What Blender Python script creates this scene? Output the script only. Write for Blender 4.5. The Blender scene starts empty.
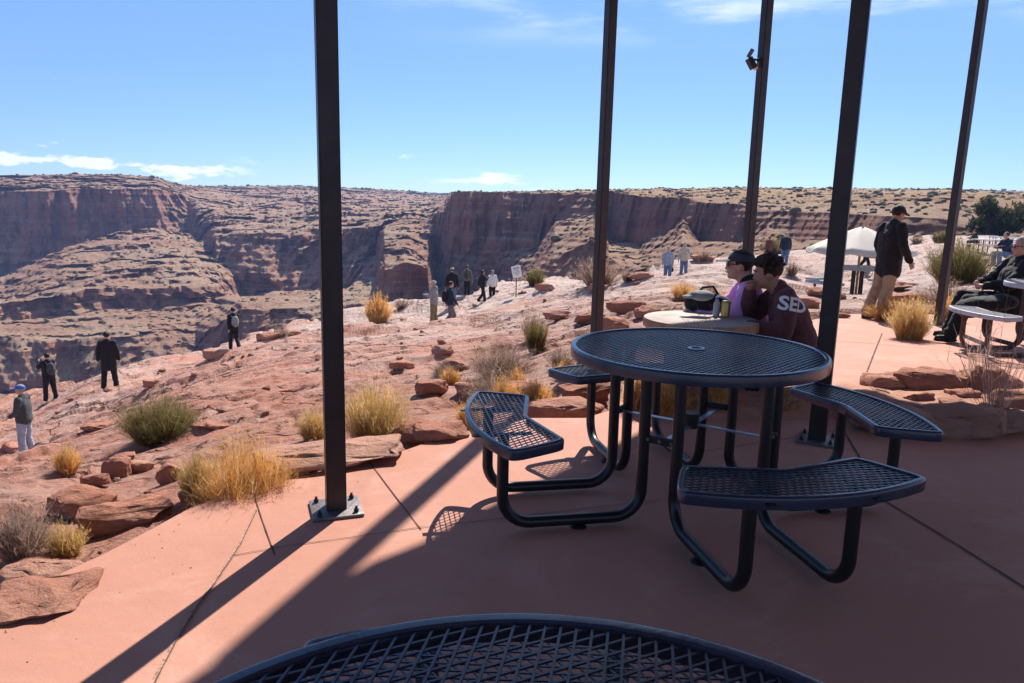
import bpy, bmesh, math, random
import numpy as np
from mathutils import Vector, Matrix, Euler

# ---------------------------------------------------------------- camera, world, sun, exposure
S = bpy.context.scene
COL = S.collection
CAM_H = 1.394
PITCH, ROLL, FP = math.radians(10.38), math.radians(1.198), 741.5
def cam_basis():
    f = np.array([0, math.cos(PITCH), -math.sin(PITCH)])
    r0 = np.array([1.0, 0, 0]); u0 = np.cross(r0, f)
    r = r0*math.cos(ROLL) + u0*math.sin(ROLL)
    return r, np.cross(r, f), f
CR, CU, CF = cam_basis()
cd = bpy.data.cameras.new('camera'); cam = bpy.data.objects.new('camera', cd); COL.objects.link(cam)
cd.sensor_width = 36; cd.lens = FP/1024*36; cd.clip_end = 20000; cd.clip_start = 0.05
M = Matrix.Identity(4)
for i in range(3):
    M[i][0], M[i][1], M[i][2] = CR[i], CU[i], -CF[i]
M[2][3] = CAM_H
cam.matrix_world = M
S.camera = cam

SUN_AZ, SUN_EL = math.radians(17.0), math.radians(45.0)     # azimuth right of the view direction
world = bpy.data.worlds.new('World'); S.world = world; world.use_nodes = True
nt = world.node_tree; nt.nodes.clear()
N = nt.nodes.new; L = nt.links.new
out = N('ShaderNodeOutputWorld'); bg = N('ShaderNodeBackground')
sky = N('ShaderNodeTexSky'); sky.sky_type = 'NISHITA'; sky.sun_disc = False
sky.sun_elevation = SUN_EL; sky.sun_rotation = SUN_AZ
sky.altitude = 1400; sky.air_density = 1.0; sky.dust_density = 0.15; sky.ozone_density = 2.6
bg.inputs['Strength'].default_value = 0.074
# clouds: real sky directions, flattened towards the horizon
tc = N('ShaderNodeTexCoord'); sep = N('ShaderNodeSeparateXYZ'); L(tc.outputs['Generated'], sep.inputs[0])
def mth(op, a, b=None, c=None, clamp=False):
    n = N('ShaderNodeMath'); n.operation = op; n.use_clamp = clamp
    for i, v in enumerate((a, b, c)):
        if v is None: continue
        if isinstance(v, (int, float)): n.inputs[i].default_value = v
        else: L(v, n.inputs[i])
    return n.outputs[0]
def sstep(v, a, b):
    n = N('ShaderNodeMapRange'); n.interpolation_type = 'SMOOTHSTEP'
    L(v, n.inputs[0]); n.inputs[1].default_value = a; n.inputs[2].default_value = b
    return n.outputs[0]
az = mth('ARCTAN2', sep.outputs[0], sep.outputs[1]); el = mth('ARCSINE', sep.outputs[2])
def wnoise(sx, sy, scale, detail, off=0.0, rough=0.55):
    cb = N('ShaderNodeCombineXYZ'); L(mth('MULTIPLY', az, sx), cb.inputs[0]); L(mth('MULTIPLY', el, sy), cb.inputs[1]); cb.inputs[2].default_value = off
    n = N('ShaderNodeTexNoise'); n.inputs['Scale'].default_value = scale; n.inputs['Detail'].default_value = detail; n.inputs['Roughness'].default_value = rough
    L(cb.outputs[0], n.inputs['Vector']); return n.outputs[0]
# cirrus veil high on the right
ci = wnoise(1.6, 9.0, 2.2, 8, 3.7, 0.62)
ci = sstep(ci, 0.40, 0.66)
ci = mth('MULTIPLY', ci, sstep(el, 0.19, 0.235)); ci = mth('MULTIPLY', ci, sstep(az, -0.25, 0.15)); ci = mth('MULTIPLY', ci, 0.62)
# low cumulus in a band just over the horizon
def cum(elc, elw, lo, hi, azlo, azhi, off, amt, sx=15.0):
    c = wnoise(sx, 38.0, 1.5, 7, off, 0.6)
    band = mth('SUBTRACT', 1.0, mth('DIVIDE', mth('ABSOLUTE', mth('SUBTRACT', el, elc)), elw), clamp=True)
    v = mth('ADD', c, mth('MULTIPLY', mth('SUBTRACT', band, 1.0), 0.30))
    v = sstep(v, lo, hi)
    v = mth('MULTIPLY', v, mth('MULTIPLY', sstep(az, azlo-.05, azlo+.03), mth('SUBTRACT', 1.0, sstep(az, azhi-.03, azhi+.05))))
    return mth('MULTIPLY', v, amt)
cu1 = cum(0.038, 0.021, 0.38, 0.48, -0.72, -0.36, 1.3, 0.95)
cu2 = cum(0.030, 0.014, 0.36, 0.50, -0.08, 0.02, 8.1, 0.85, 12.0)
cu3 = cum(0.060, 0.012, 0.50, 0.60, -0.24, -0.05, 2.6, 0.6, 14.0)
allc = mth('MAXIMUM', mth('MAXIMUM', ci, cu1), mth('MAXIMUM', cu2, cu3), clamp=True)
tint = N('ShaderNodeMixRGB'); tint.blend_type = 'MULTIPLY'; tint.inputs[0].default_value = 1.0
tint.inputs[2].default_value = (0.80, 0.97, 1.16, 1)
L(sky.outputs[0], tint.inputs[1])
mx = N('ShaderNodeMixRGB'); L(allc, mx.inputs[0]); L(tint.outputs[0], mx.inputs[1]); mx.inputs[2].default_value = (12.0, 12.2, 12.8, 1)
L(mx.outputs[0], bg.inputs[0]); L(bg.outputs[0], out.inputs[0])

sd = bpy.data.lights.new('sun', 'SUN'); sun = bpy.data.objects.new('sun', sd); COL.objects.link(sun)
sd.energy = 5.0; sd.angle = math.radians(0.45); sd.color = (1.0, 0.94, 0.86)
sdir = Vector((math.sin(SUN_AZ)*math.cos(SUN_EL), math.cos(SUN_AZ)*math.cos(SUN_EL), math.sin(SUN_EL)))
sun.rotation_euler = sdir.to_track_quat('Z', 'Y').to_euler(); sun.location = (0, 0, 30)
vs = S.view_settings; vs.view_transform = 'Standard'; vs.look = 'None'; vs.exposure = 0.90; vs.gamma = 1.0; vs.use_curve_mapping = False
S.cycles.max_bounces = 6; S.cycles.diffuse_bounces = 3; S.cycles.glossy_bounces = 2; S.cycles.volume_bounces = 0

# ---------------------------------------------------------------- helpers
def ray(px, py):
    return CR*(px-512) + CU*(341.5-py) + CF*FP
def gp(px, py, z=0.0):
    v = ray(px, py); t = (z-CAM_H)/v[2]; return np.array([0, 0, CAM_H]) + v*t
def tag(o, label=None, cat=None, group=None, kind=None):
    if label: o['label'] = label
    if cat: o['category'] = cat
    if group: o['group'] = group
    if kind: o['kind'] = kind
    return o
def empty(name, loc=(0, 0, 0), rz=0.0):
    o = bpy.data.objects.new(name, None); COL.objects.link(o); o.location = loc; o.rotation_euler = (0, 0, rz)
    o.empty_display_size = .2
    return o
def link_mesh(name, me, mats, parent=None, smooth=True):
    o = bpy.data.objects.new(name, me); COL.objects.link(o)
    for m in (mats if isinstance(mats, (list, tuple)) else [mats]):
        if m.name not in [x.name for x in me.materials if x]: me.materials.append(m)
    if parent: o.parent = parent
    if smooth:
        me.polygons.foreach_set('use_smooth', [True]*len(me.polygons))
    return o
def bm_obj(name, bm, mats, parent=None, smooth=True):
    bmesh.ops.recalc_face_normals(bm, faces=bm.faces)
    me = bpy.data.meshes.new(name); bm.to_mesh(me); bm.free()
    o = link_mesh(name, me, mats, parent, smooth)
    if smooth:
        try: me.set_sharp_from_angle(angle=math.radians(38))
        except Exception: pass
    return o
def copy_tree(o, parent=None):
    c = o.copy(); COL.objects.link(c); c.parent = parent
    for ch in list(o.children): copy_tree(ch, c)
    return c
def box(bm, c, s, rot=None, bevel=0.0):
    r = bmesh.ops.create_cube(bm, size=1.0); vs_ = r['verts']
    Mx = Matrix.Translation(Vector(c)) @ (rot.to_4x4() if rot else Matrix.Identity(4)) @ Matrix.Diagonal((s[0], s[1], s[2], 1))
    bmesh.ops.transform(bm, matrix=Mx, verts=vs_)
    if bevel:
        es = list({e for v in vs_ for e in v.link_edges})
        bmesh.ops.bevel(bm, geom=es, offset=bevel, segments=2, affect='EDGES', profile=0.6)
def tube(bm, pts, r, seg=12, caps=True):
    pts = [Vector(p) for p in pts]; n = len(pts)
    rad = r if isinstance(r, (list, tuple)) else [r]*n
    t0 = (pts[1]-pts[0]).normalized(); up = Vector((0, 0, 1)) if abs(t0.z) < .9 else Vector((1, 0, 0))
    nrm = t0.cross(up).normalized(); rings = []
    for i, p in enumerate(pts):
        t = ((pts[min(i+1, n-1)]-pts[max(i-1, 0)])).normalized()
        nrm = (nrm - t*nrm.dot(t)).normalized(); b = t.cross(nrm)
        rings.append([bm.verts.new(p + (nrm*math.cos(a)+b*math.sin(a))*rad[i]) for a in [2*math.pi*k/seg for k in range(seg)]])
    for a, b in zip(rings[:-1], rings[1:]):
        for k in range(seg): bm.faces.new((a[k], a[(k+1) % seg], b[(k+1) % seg], b[k]))
    if caps: bm.faces.new(rings[0][::-1]); bm.faces.new(rings[-1])
def lathe(bm, prof, c=(0, 0, 0), seg=64, closed=False):
    rings = [[bm.verts.new((c[0]+r*math.cos(2*math.pi*k/seg), c[1]+r*math.sin(2*math.pi*k/seg), c[2]+z)) for k in range(seg)] for r, z in prof]
    pairs = list(zip(rings[:-1], rings[1:])) + ([(rings[-1], rings[0])] if closed else [])
    for a, b in pairs:
        for k in range(seg): bm.faces.new((a[k], a[(k+1) % seg], b[(k+1) % seg], b[k]))
    if not closed:
        if prof[0][0] > 1e-4: bm.faces.new(rings[0][::-1])
        if prof[-1][0] > 1e-4: bm.faces.new(rings[-1])
def fillet(pts, R, n=8):
    pts = [Vector(p) for p in pts]; o = [pts[0]]
    for i in range(1, len(pts)-1):
        a = (pts[i-1]-pts[i]).normalized(); b = (pts[i+1]-pts[i]).normalized()
        ang = a.angle(b); d = R/math.tan(ang/2); s = pts[i]+a*d; e = pts[i]+b*d
        c = pts[i]+(a+b).normalized()*(R/math.sin(ang/2))
        for k in range(n+1):
            q = (s-c).lerp(e-c, k/n).normalized()*R; o.append(c+q)
    o.append(pts[-1]); return o

# numpy value-gradient noise
def _h(ix, iy, iz, s):
    n = (ix.astype(np.int64)*374761393 + iy.astype(np.int64)*668265263 + iz.astype(np.int64)*2147483647 + s*974634777) & 0xffffffff
    n = ((n ^ (n >> 13))*1274126177) & 0xffffffff
    return ((n ^ (n >> 16)) & 0xffff)/65535.0
def vnoise(x, y, z=None, s=0):
    x = np.asarray(x, float); y = np.asarray(y, float); z = np.zeros_like(x) if z is None else np.asarray(z, float)
    ix, iy, iz = np.floor(x), np.floor(y), np.floor(z); fx, fy, fz = x-ix, y-iy, z-iz
    fx, fy, fz = [t*t*t*(t*(t*6-15)+10) for t in (fx, fy, fz)]
    r = 0
    for a in (0, 1):
        for b in (0, 1):
            for c in (0, 1):
                r = r + _h(ix+a, iy+b, iz+c, s)*(fx if a else 1-fx)*(fy if b else 1-fy)*(fz if c else 1-fz)
    return r*2-1
def fbm(x, y, z=None, o=4, s=0, g=0.5):
    r, a, n = 0, 1.0, 0
    for k in range(o):
        f = 2.03**k
        r = r + a*vnoise(x*f+k*17.3, y*f-k*9.1, None if z is None else z*f+k*3.3, s+k); n += a; a *= g
    return r/n
def terr(v, k=0.16):
    f = np.floor(v); t = np.clip((v-f)/k, 0, 1); return f + t*t*(3-2*t)

# ---------------------------------------------------------------- materials
MATS = {}
def mat(name, col, rough=0.8, var=0.12, scale=6.0, bump=0.0, bscale=30.0, spec=0.3, metal=0.0, col2=None, detail=6, coat=0.0, sheen=0.0):
    m = bpy.data.materials.new(name); m.use_nodes = True; t = m.node_tree; b = t.nodes['Principled BSDF']
    b.inputs['Roughness'].default_value = rough; b.inputs['Metallic'].default_value = metal; b.inputs['Specular IOR Level'].default_value = spec
    if coat: b.inputs['Coat Weight'].default_value = coat; b.inputs['Coat Roughness'].default_value = .2
    if sheen: b.inputs['Sheen Weight'].default_value = sheen
    tc = t.nodes.new('ShaderNodeTexCoord'); no = t.nodes.new('ShaderNodeTexNoise'); no.inputs['Scale'].default_value = scale; no.inputs['Detail'].default_value = detail
    t.links.new(tc.outputs['Object'], no.inputs['Vector'])
    mr = t.nodes.new('ShaderNodeMapRange'); mr.inputs[1].default_value = .3; mr.inputs[2].default_value = .7; t.links.new(no.outputs[0], mr.inputs[0])
    mx = t.nodes.new('ShaderNodeMixRGB'); t.links.new(mr.outputs[0], mx.inputs[0])
    c2 = col2 or [c*(1+var) for c in col]; c1 = col if col2 else [c*(1-var) for c in col]
    mx.inputs[1].default_value = (*c1, 1); mx.inputs[2].default_value = (*c2, 1); t.links.new(mx.outputs[0], b.inputs['Base Color'])
    if bump:
        n2 = t.nodes.new('ShaderNodeTexNoise'); n2.inputs['Scale'].default_value = bscale; n2.inputs['Detail'].default_value = 8
        t.links.new(tc.outputs['Object'], n2.inputs['Vector'])
        bp = t.nodes.new('ShaderNodeBump'); bp.inputs['Strength'].default_value = bump; bp.inputs['Distance'].default_value = 0.02
        t.links.new(n2.outputs[0], bp.inputs['Height']); t.links.new(bp.outputs[0], b.inputs['Normal'])
    MATS[name] = m; return m
class G:   # small node-graph helper for the landscape materials
    def __init__(s, name):
        s.m = bpy.data.materials.new(name); s.m.use_nodes = True; s.t = s.m.node_tree; s.b = s.t.nodes['Principled BSDF']; s.b.inputs['Specular IOR Level'].default_value = .15
        s.pos = s.t.nodes.new('ShaderNodeTexCoord').outputs['Object']; s.geo = s.t.nodes.new('ShaderNodeNewGeometry')
    def n(s, k): return s.t.nodes.new(k)
    def l(s, a, b): s.t.links.new(a, b)
    def mapv(s, sc, vec=None):
        n = s.n('ShaderNodeMapping'); n.inputs['Scale'].default_value = sc; s.l(vec or s.pos, n.inputs['Vector']); return n.outputs[0]
    def noise(s, scale, detail=6, sc=None, rough=.55, dist=0.0):
        n = s.n('ShaderNodeTexNoise'); n.inputs['Scale'].default_value = scale; n.inputs['Detail'].default_value = detail; n.inputs['Roughness'].default_value = rough; n.inputs['Distortion'].default_value = dist
        s.l(s.mapv(sc) if sc else s.pos, n.inputs['Vector']); return n.outputs[0]
    def vor(s, scale, sc=None, feat='F1'):
        n = s.n('ShaderNodeTexVoronoi'); n.feature = feat; n.inputs['Scale'].default_value = scale; s.l(s.mapv(sc) if sc else s.pos, n.inputs['Vector']); return n.outputs['Distance']
    def mr(s, v, a, b, c=0.0, d=1.0):
        n = s.n('ShaderNodeMapRange'); n.inputs[1].default_value = a; n.inputs[2].default_value = b; n.inputs[3].default_value = c; n.inputs[4].default_value = d; s.l(v, n.inputs[0]); return n.outputs[0]
    def mix(s, f, a, b, mode='MIX'):
        n = s.n('ShaderNodeMixRGB'); n.blend_type = mode
        for i, v in ((0, f), (1, a), (2, b)):
            if isinstance(v, (int, float)): n.inputs[i].default_value = v
            elif isinstance(v, tuple): n.inputs[i].default_value = (*v, 1)
            else: s.l(v, n.inputs[i])
        return n.outputs[0]
    def math(s, op, a, b):
        n = s.n('ShaderNodeMath'); n.operation = op
        for i, v in enumerate((a, b)):
            if isinstance(v, (int, float)): n.inputs[i].default_value = v
            else: s.l(v, n.inputs[i])
        return n.outputs[0]
    def bump(s, h, st=.5, d=.05, prev=None):
        n = s.n('ShaderNodeBump'); n.inputs['Strength'].default_value = st; n.inputs['Distance'].default_value = d; s.l(h, n.inputs['Height'])
        if prev: s.l(prev, n.inputs['Normal'])
        return n.outputs[0]
    def done(s, col, nrm=None, rough=.9):
        s.l(col, s.b.inputs['Base Color'])
        if nrm: s.l(nrm, s.b.inputs['Normal'])
        s.b.inputs['Roughness'].default_value = rough; MATS[s.m.name] = s.m; return s.m

# pale pink bench sandstone
g = G('bench_rock')
sp = g.n('ShaderNodeSeparateXYZ'); g.l(g.pos, sp.inputs[0])
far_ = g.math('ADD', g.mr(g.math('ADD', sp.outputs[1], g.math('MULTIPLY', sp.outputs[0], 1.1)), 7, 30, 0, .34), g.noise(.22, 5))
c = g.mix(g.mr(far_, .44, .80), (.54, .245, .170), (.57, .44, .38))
c = g.mix(g.mr(g.noise(1.3, 7, (1, 1.6, 4), .62), .46, .66, 0, .6), c, (.60, .40, .32))
c = g.mix(g.mr(g.noise(3.2, 9, (1, 1, 1), .7), .56, .70, 0, .5), c, (.40, .17, .11))
c = g.mix(g.mr(g.noise(14, 6, None, .7), .58, .70, 0, .45), c, (.28, .13, .09))
ve = g.n('ShaderNodeTexVoronoi'); ve.feature = 'DISTANCE_TO_EDGE'; ve.inputs['Scale'].default_value = .8
wv = g.n('ShaderNodeVectorMath'); wv.operation = 'ADD'; nn = g.n('ShaderNodeTexNoise'); nn.inputs['Scale'].default_value = 1.1; nn.inputs['Detail'].default_value = 7; g.l(g.pos, nn.inputs['Vector'])
sc_ = g.n('ShaderNodeVectorMath'); sc_.operation = 'SCALE'; sc_.inputs['Scale'].default_value = 1.9; g.l(nn.outputs['Color'], sc_.inputs[0]); g.l(g.mapv((.75, 1.35, 1)), wv.inputs[0]); g.l(sc_.outputs[0], wv.inputs[1]); g.l(wv.outputs[0], ve.inputs['Vector'])
crk = g.mr(ve.outputs['Distance'], .0, .030, 1, 0); crk = g.math('MULTIPLY', crk, g.mr(g.noise(.45, 4), .44, .56))
c = g.mix(g.math('MULTIPLY', crk, .85), c, (.16, .065, .045))
c = g.mix(g.mr(g.noise(.8, 8, (1, 2.4, 1), .72, .8), .55, .64, 0, .55), c, (.40, .165, .115))
c = g.mix(g.mr(g.noise(2.2, 8, (1, 3.0, 1), .75), .60, .66, 0, .7), c, (.20, .085, .06))
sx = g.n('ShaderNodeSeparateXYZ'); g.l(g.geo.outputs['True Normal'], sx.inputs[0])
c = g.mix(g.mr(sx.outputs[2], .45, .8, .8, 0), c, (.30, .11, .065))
nb = g.bump(g.noise(2.6, 10, (1, 1, 3), .7), 1.0, .22); nb = g.bump(g.noise(38, 6, None, .7), .5, .02, nb); nb = g.bump(g.math('MULTIPLY', crk, -1), 1.0, .12, nb)
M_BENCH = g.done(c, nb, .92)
# canyon strata
g = G('canyon_rock')
sn = g.n('ShaderNodeSeparateXYZ'); g.l(g.geo.outputs['Normal'], sn.inputs[0])
strat = g.noise(.30, 5, (.02, .02, 1.0), .6)
cliff = g.mix(g.mr(strat, .35, .65), (.38, .155, .10), (.45, .24, .165))
cliff = g.mix(g.mr(g.noise(.12, 7, (1, 1, .10), .65), .47, .60, 0, .8), cliff, (.15, .07, .052))
cliff = g.mix(g.mr(g.noise(.6, 4, (.05, .05, 1.4), .5), .55, .65, 0, .4), cliff, (.42, .26, .19))
slope = g.mix(g.mr(g.noise(.02, 6), .4, .62), (.38, .215, .140), (.43, .295, .195))
slope = g.mix(g.mr(g.noise(.25, 6, (1, 1, 3), .65), .52, .66, 0, .6), slope, (.33, .15, .095))
slope = g.mix(g.mr(g.vor(.42), .10, .26, .8, 0), slope, (.085, .085, .045))
slope = g.mix(g.mr(g.vor(1.0), .08, .24, .55, 0), slope, (.13, .10, .06))
slope = g.mix(g.mr(g.vor(.17), .09, .22, .75, 0), slope, (.07, .07, .04))
zz = g.n('ShaderNodeSeparateXYZ'); g.l(g.pos, zz.inputs[0])
slope = g.mix(g.math('MULTIPLY', g.mr(zz.outputs[2], 2, 9, 0, .7), g.mr(zz.outputs[0], -60, 20)), slope, (.46, .30, .14))
c = g.mix(g.mr(sn.outputs[2], .62, .84), cliff, slope)
nb = g.bump(g.noise(.35, 9, (1, 1, 2.5), .7), 1.0, 2.6); nb = g.bump(g.noise(1.6, 6, (1, 1, .6), .7), .7, .5, nb)
M_CANYON = g.done(c, nb, .95)
# red concrete patio
g = G('red_concrete')
c = g.mix(g.mr(g.noise(.6, 5), .35, .65), (.45, .215, .152), (.51, .25, .18))
c = g.mix(g.mr(g.noise(1.7, 9, None, .7, .6), .5, .68, 0, .45), c, (.62, .37, .29))
c = g.mix(g.mr(g.noise(.9, 9, None, .72, 1.2), .56, .70, 0, .35), c, (.36, .17, .125))
c = g.mix(g.mr(g.vor(5.0), .0, .035, .5, 0), c, (.20, .10, .08))
c = g.mix(g.mr(g.noise(6, 8, None, .7, .4), .60, .72, 0, .35), c, (.38, .165, .12))
c = g.mix(g.mr(g.noise(90, 3), .62, .72, 0, .5), c, (.36, .17, .13))
nb = g.bump(g.noise(7, 6), .25, .02); nb = g.bump(g.noise(120, 4), .25, .004, nb)
M_PATIO = g.done(c, nb, .78)
M_RED = None
g = G('red_sandstone'); oi = g.n('ShaderNodeObjectInfo')
c = g.mix(g.mr(g.noise(1.4, 6, (1, 1, 3)), .35, .65), (.43, .175, .11), (.52, .27, .19))
c = g.mix(g.mr(g.noise(5, 8, (1, 1, 2), .7), .5, .7, 0, .7), c, (.25, .09, .055))
c = g.mix(g.mr(g.noise(9, 6, None, .7), .58, .7, 0, .6), c, (.62, .42, .34))
c = g.mix(g.mr(oi.outputs['Random'], 0, 1, 0, .55), c, (.34, .15, .105)); c = g.mix(g.mr(g.math('FRACT', g.math('MULTIPLY', oi.outputs['Random'], 7.0), 0), .5, 1, 0, .5), c, (.58, .36, .27))
nb = g.bump(g.noise(4, 9, (1, 1, 2.5), .7), .9, .08); nb = g.bump(g.noise(40, 6, None, .7), .5, .015, nb)
M_RED = g.done(c, nb, .9)
M_SOIL = mat('sandy_soil', (.42, .22, .15), .95, .2, 8, .8, 40)
M_STEEL = mat('brown_post_paint', (.017, .011, .010), .45, .15, 9, .08, 50, .5, col2=(.036, .023, .021))
M_GALV = mat('grey_plate_metal', (.15, .13, .13), .5, .25, 14, .2, 50, .5, .3)
M_BOLT = mat('dark_bolt', (.02, .018, .018), .5)
M_NAVY = mat('navy_plastisol', (.026, .034, .060), .22, .2, 9, .04, 80, .55)
M_NAVYMESH = mat('navy_mesh_coating', (.020, .027, .048), .30, .12, 9, 0, 80, .5)
M_BLACKTUBE = mat('black_tube_coating', (.010, .011, .014), .36, .2, 9, .03, 60, .5)
M_BRACE = mat('brace_steel', (.22, .26, .33), .35, .1, 9, 0, 60, .6, .6)
M_GREYSEAT = mat('light_grey_coating', (.40, .41, .44), .45, .08, 6, .05, 60, .4)
M_BROWNTUBE = mat('brown_tube_coating', (.06, .035, .03), .45, .15, 6)
M_JOINT = mat('joint_filler', (.10, .05, .04), .95, .3, 20)
M_JOINTP = mat('pale_joint_filler', (.42, .24, .18), .95, .3, 30, .6, 60)
M_ROOF = mat('roof_underside', (.10, .07, .06), .7)
def leafmat(name, col, tr=.45, sc=7.0, var=.3):
    m = mat(name, col, .75, var, sc); b = m.node_tree.nodes['Principled BSDF']
    t = m.node_tree; tr_ = t.nodes.new('ShaderNodeBsdfTranslucent'); mx_ = t.nodes.new('ShaderNodeMixShader'); mx_.inputs[0].default_value = tr
    src = b.inputs['Base Color'].links[0].from_socket; t.links.new(src, tr_.inputs[0]); o_ = [n for n in t.nodes if n.type == 'OUTPUT_MATERIAL'][0]
    t.links.new(b.outputs[0], mx_.inputs[1]); t.links.new(tr_.outputs[0], mx_.inputs[2]); t.links.new(mx_.outputs[0], o_.inputs[0])
    return m
M_CANVAS = leafmat('cream_canvas', (.82, .76, .66), .35, 3, .05)
M_WOODP = mat('tan_wood', (.42, .27, .15), .7, .2, 10)
M_WHITE = mat('white_board', (.78, .78, .76), .6, .03)
# foliage
M_STRAW = [leafmat('straw_bright', (.80, .46, .14)), leafmat('straw_mid', (.74, .38, .10)), leafmat('straw_pale', (.82, .60, .32)), leafmat('straw_brown', (.24, .12, .05))]
M_YEL = [leafmat('broom_yellow', (.72, .50, .18)), leafmat('broom_ochre', (.66, .40, .13)), leafmat('broom_pale', (.78, .62, .36)), leafmat('broom_brown', (.26, .14, .06))]
M_OLIVE = [leafmat('olive_bright', (.24, .19, .055)), leafmat('olive_mid', (.15, .125, .040)), leafmat('olive_pale', (.34, .26, .11)), leafmat('olive_brown', (.12, .075, .035))]
M_DRY = [leafmat('twig_grey', (.42, .29, .22)), leafmat('twig_brown', (.28, .16, .11)), leafmat('twig_pale', (.56, .42, .32)), leafmat('twig_dark', (.10, .06, .045))]
M_DARKG = [leafmat('juniper_mid', (.050, .060, .022)), leafmat('juniper_dark', (.030, .040, .015)), leafmat('juniper_olive', (.085, .082, .03)), leafmat('juniper_brown', (.07, .05, .03))]
# ---------------------------------------------------------------- terrain
def hdir(px, py):
    v = ray(px, py); hr = math.hypot(v[0], v[1]); return math.atan2(v[0], v[1]), v[2]/hr
# visible bench ground: (pixel x, pixel y, forward distance) seen in the photograph
BEN = [(0,640,2.05),(0,600,2.3),(30,560,2.65),(60,520,3.6),(0,520,3.6),(0,487,6.2),(60,487,6.0),(0,470,11),(28,457,16.0),(70,430,18),
 (120,485,4.6),(150,440,7.5),(150,415,10),(110,383,23.9),(60,400,24),(20,418,24),(-120,560,3.4),(-120,500,7),(-120,470,14),(-120,440,26),
 (235,470,4.2),(235,450,5.2),(235,420,7.5),(235,385,13),(235,352,28),(180,370,25),
 (350,440,4.8),(350,410,6.5),(350,375,10.5),(350,345,18),(300,335,29),
 (440,400,6.3),(440,370,9.5),(440,345,16),(434,327,27),(440,311,34),(400,318,31),
 (530,380,7),(530,350,10.5),(530,325,17),(530,300,32),(483,306,35),(530,290,40),
 (600,345,7.9),(620,315,13),(620,295,22),(667,279,37),(700,300,16),(700,285,22),(700,275,36),
 (780,300,18),(780,280,25),(783,265,40),(853,306,20.4),(853,280,30),(853,262,48),
 (920,300,16),(920,280,24),(920,260,40),(920,243,72),(1010,285,18),(1010,262,32),(1010,242,66),
 (1150,330,12),(1150,290,20),(1150,255,60),(1250,330,14),(1250,262,60)]
RIM = [(-400,470,28),(-120,430,31),(0,398,33),(50,386,33),(101,377,30),(135,368,30),(202,354,31),(249,338,34),(323,322,35),(407,304,42),(468,294,45),(501,284,50),
 (576,281,47),(626,279,42),(653,268,48),(705,262,56),(758,257,62),(816,250,75),(860,243,92),(900,239,102),(960,236,108),(1024,238,108),(1150,240,108),(1300,244,108)]
pts = []
for (px, py, Y) in BEN + RIM:
    v = ray(px, py); X = v[0]/v[1]*Y; z = CAM_H + v[2]/v[1]*Y
    pts.append((math.atan2(X, Y), math.log(math.hypot(X, Y)), (CAM_H-z)/math.hypot(X, Y)))
for px, py in [(0,625),(62,573),(150,530),(240,490),(300,477),(400,452),(470,430),(530,418),(585,420),(640,400),(640,345),(860,317),(960,314),(1100,318)]:
    p = gp(px, py, -.04 if py > 350 else -.06); r = math.hypot(p[0], p[1]); pts.append((math.atan2(p[0], p[1]), math.log(r), (CAM_H-p[2])/r))
P = np.array(pts); SC = np.array([2.2, 1.0])
def _phi(d2): return np.where(d2 > 1e-12, d2*np.log(np.maximum(d2, 1e-12)), 0)
A_ = P[:, :2]*SC; nP = len(P)
K = _phi(((A_[:, None]-A_[None])**2).sum(-1)) + np.eye(nP)*2e-4
T = np.hstack([np.ones((nP, 1)), A_]); KK = np.block([[K, T], [T.T, np.zeros((3, 3))]])
Wt = np.linalg.solve(KK, np.concatenate([P[:, 2], np.zeros(3)]))
AZLO, AZHI = math.radians(-44), math.radians(44)
def tps(a, lr):
    q = np.stack([np.clip(a, AZLO, AZHI)*SC[0], np.clip(lr, math.log(2.0), math.log(112))*SC[1]], -1)
    r = np.full(q.shape[:-1], Wt[nP]) + q@Wt[nP+1:]
    for i in range(nP): r += Wt[i]*_phi(((q-A_[i])**2).sum(-1))
    return r
# patio outline (world)
def ppz(y): return -0.04*max(0.0, y-6.5)
PAT = [(-2.6, -4), (-2.0, 0.4)] + [tuple(gp(*p)[:2]) for p in [(0,625),(31,611),(62,573),(100,556),(150,530),(190,508),(240,490),(300,477),(345,465),(400,452),(440,438),(480,428),(530,418),(585,418),(618,408),(625,380),(630,355)]] \
    + [(1.6, 8.6), (2.6, 9.6), (4.2, 10.6), (5.4, 11.9), (7.4, 12.2), (11, 10.5), (13, 6), (13, -6), (-2.6, -6)]
PATn = np.array(PAT)
def pat_sd(x, y):     # signed distance to the patio outline, negative inside
    x = np.asarray(x, float); y = np.asarray(y, float); d = np.full(x.shape, 1e9); ins = np.zeros(x.shape, bool)
    for i in range(len(PATn)):
        a, b = PATn[i-1], PATn[i]; e = b-a; t = np.clip(((x-a[0])*e[0]+(y-a[1])*e[1])/(e@e), 0, 1)
        d = np.minimum(d, np.hypot(x-a[0]-t*e[0], y-a[1]-t*e[1]))
        cr = ((a[1] > y) != (b[1] > y)); xi = (b[0]-a[0])*(y-a[1])/np.where(b[1] == a[1], 1e-9, b[1]-a[1])+a[0]; ins ^= cr & (x < xi)
    return np.where(ins, -d, d)
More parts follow.
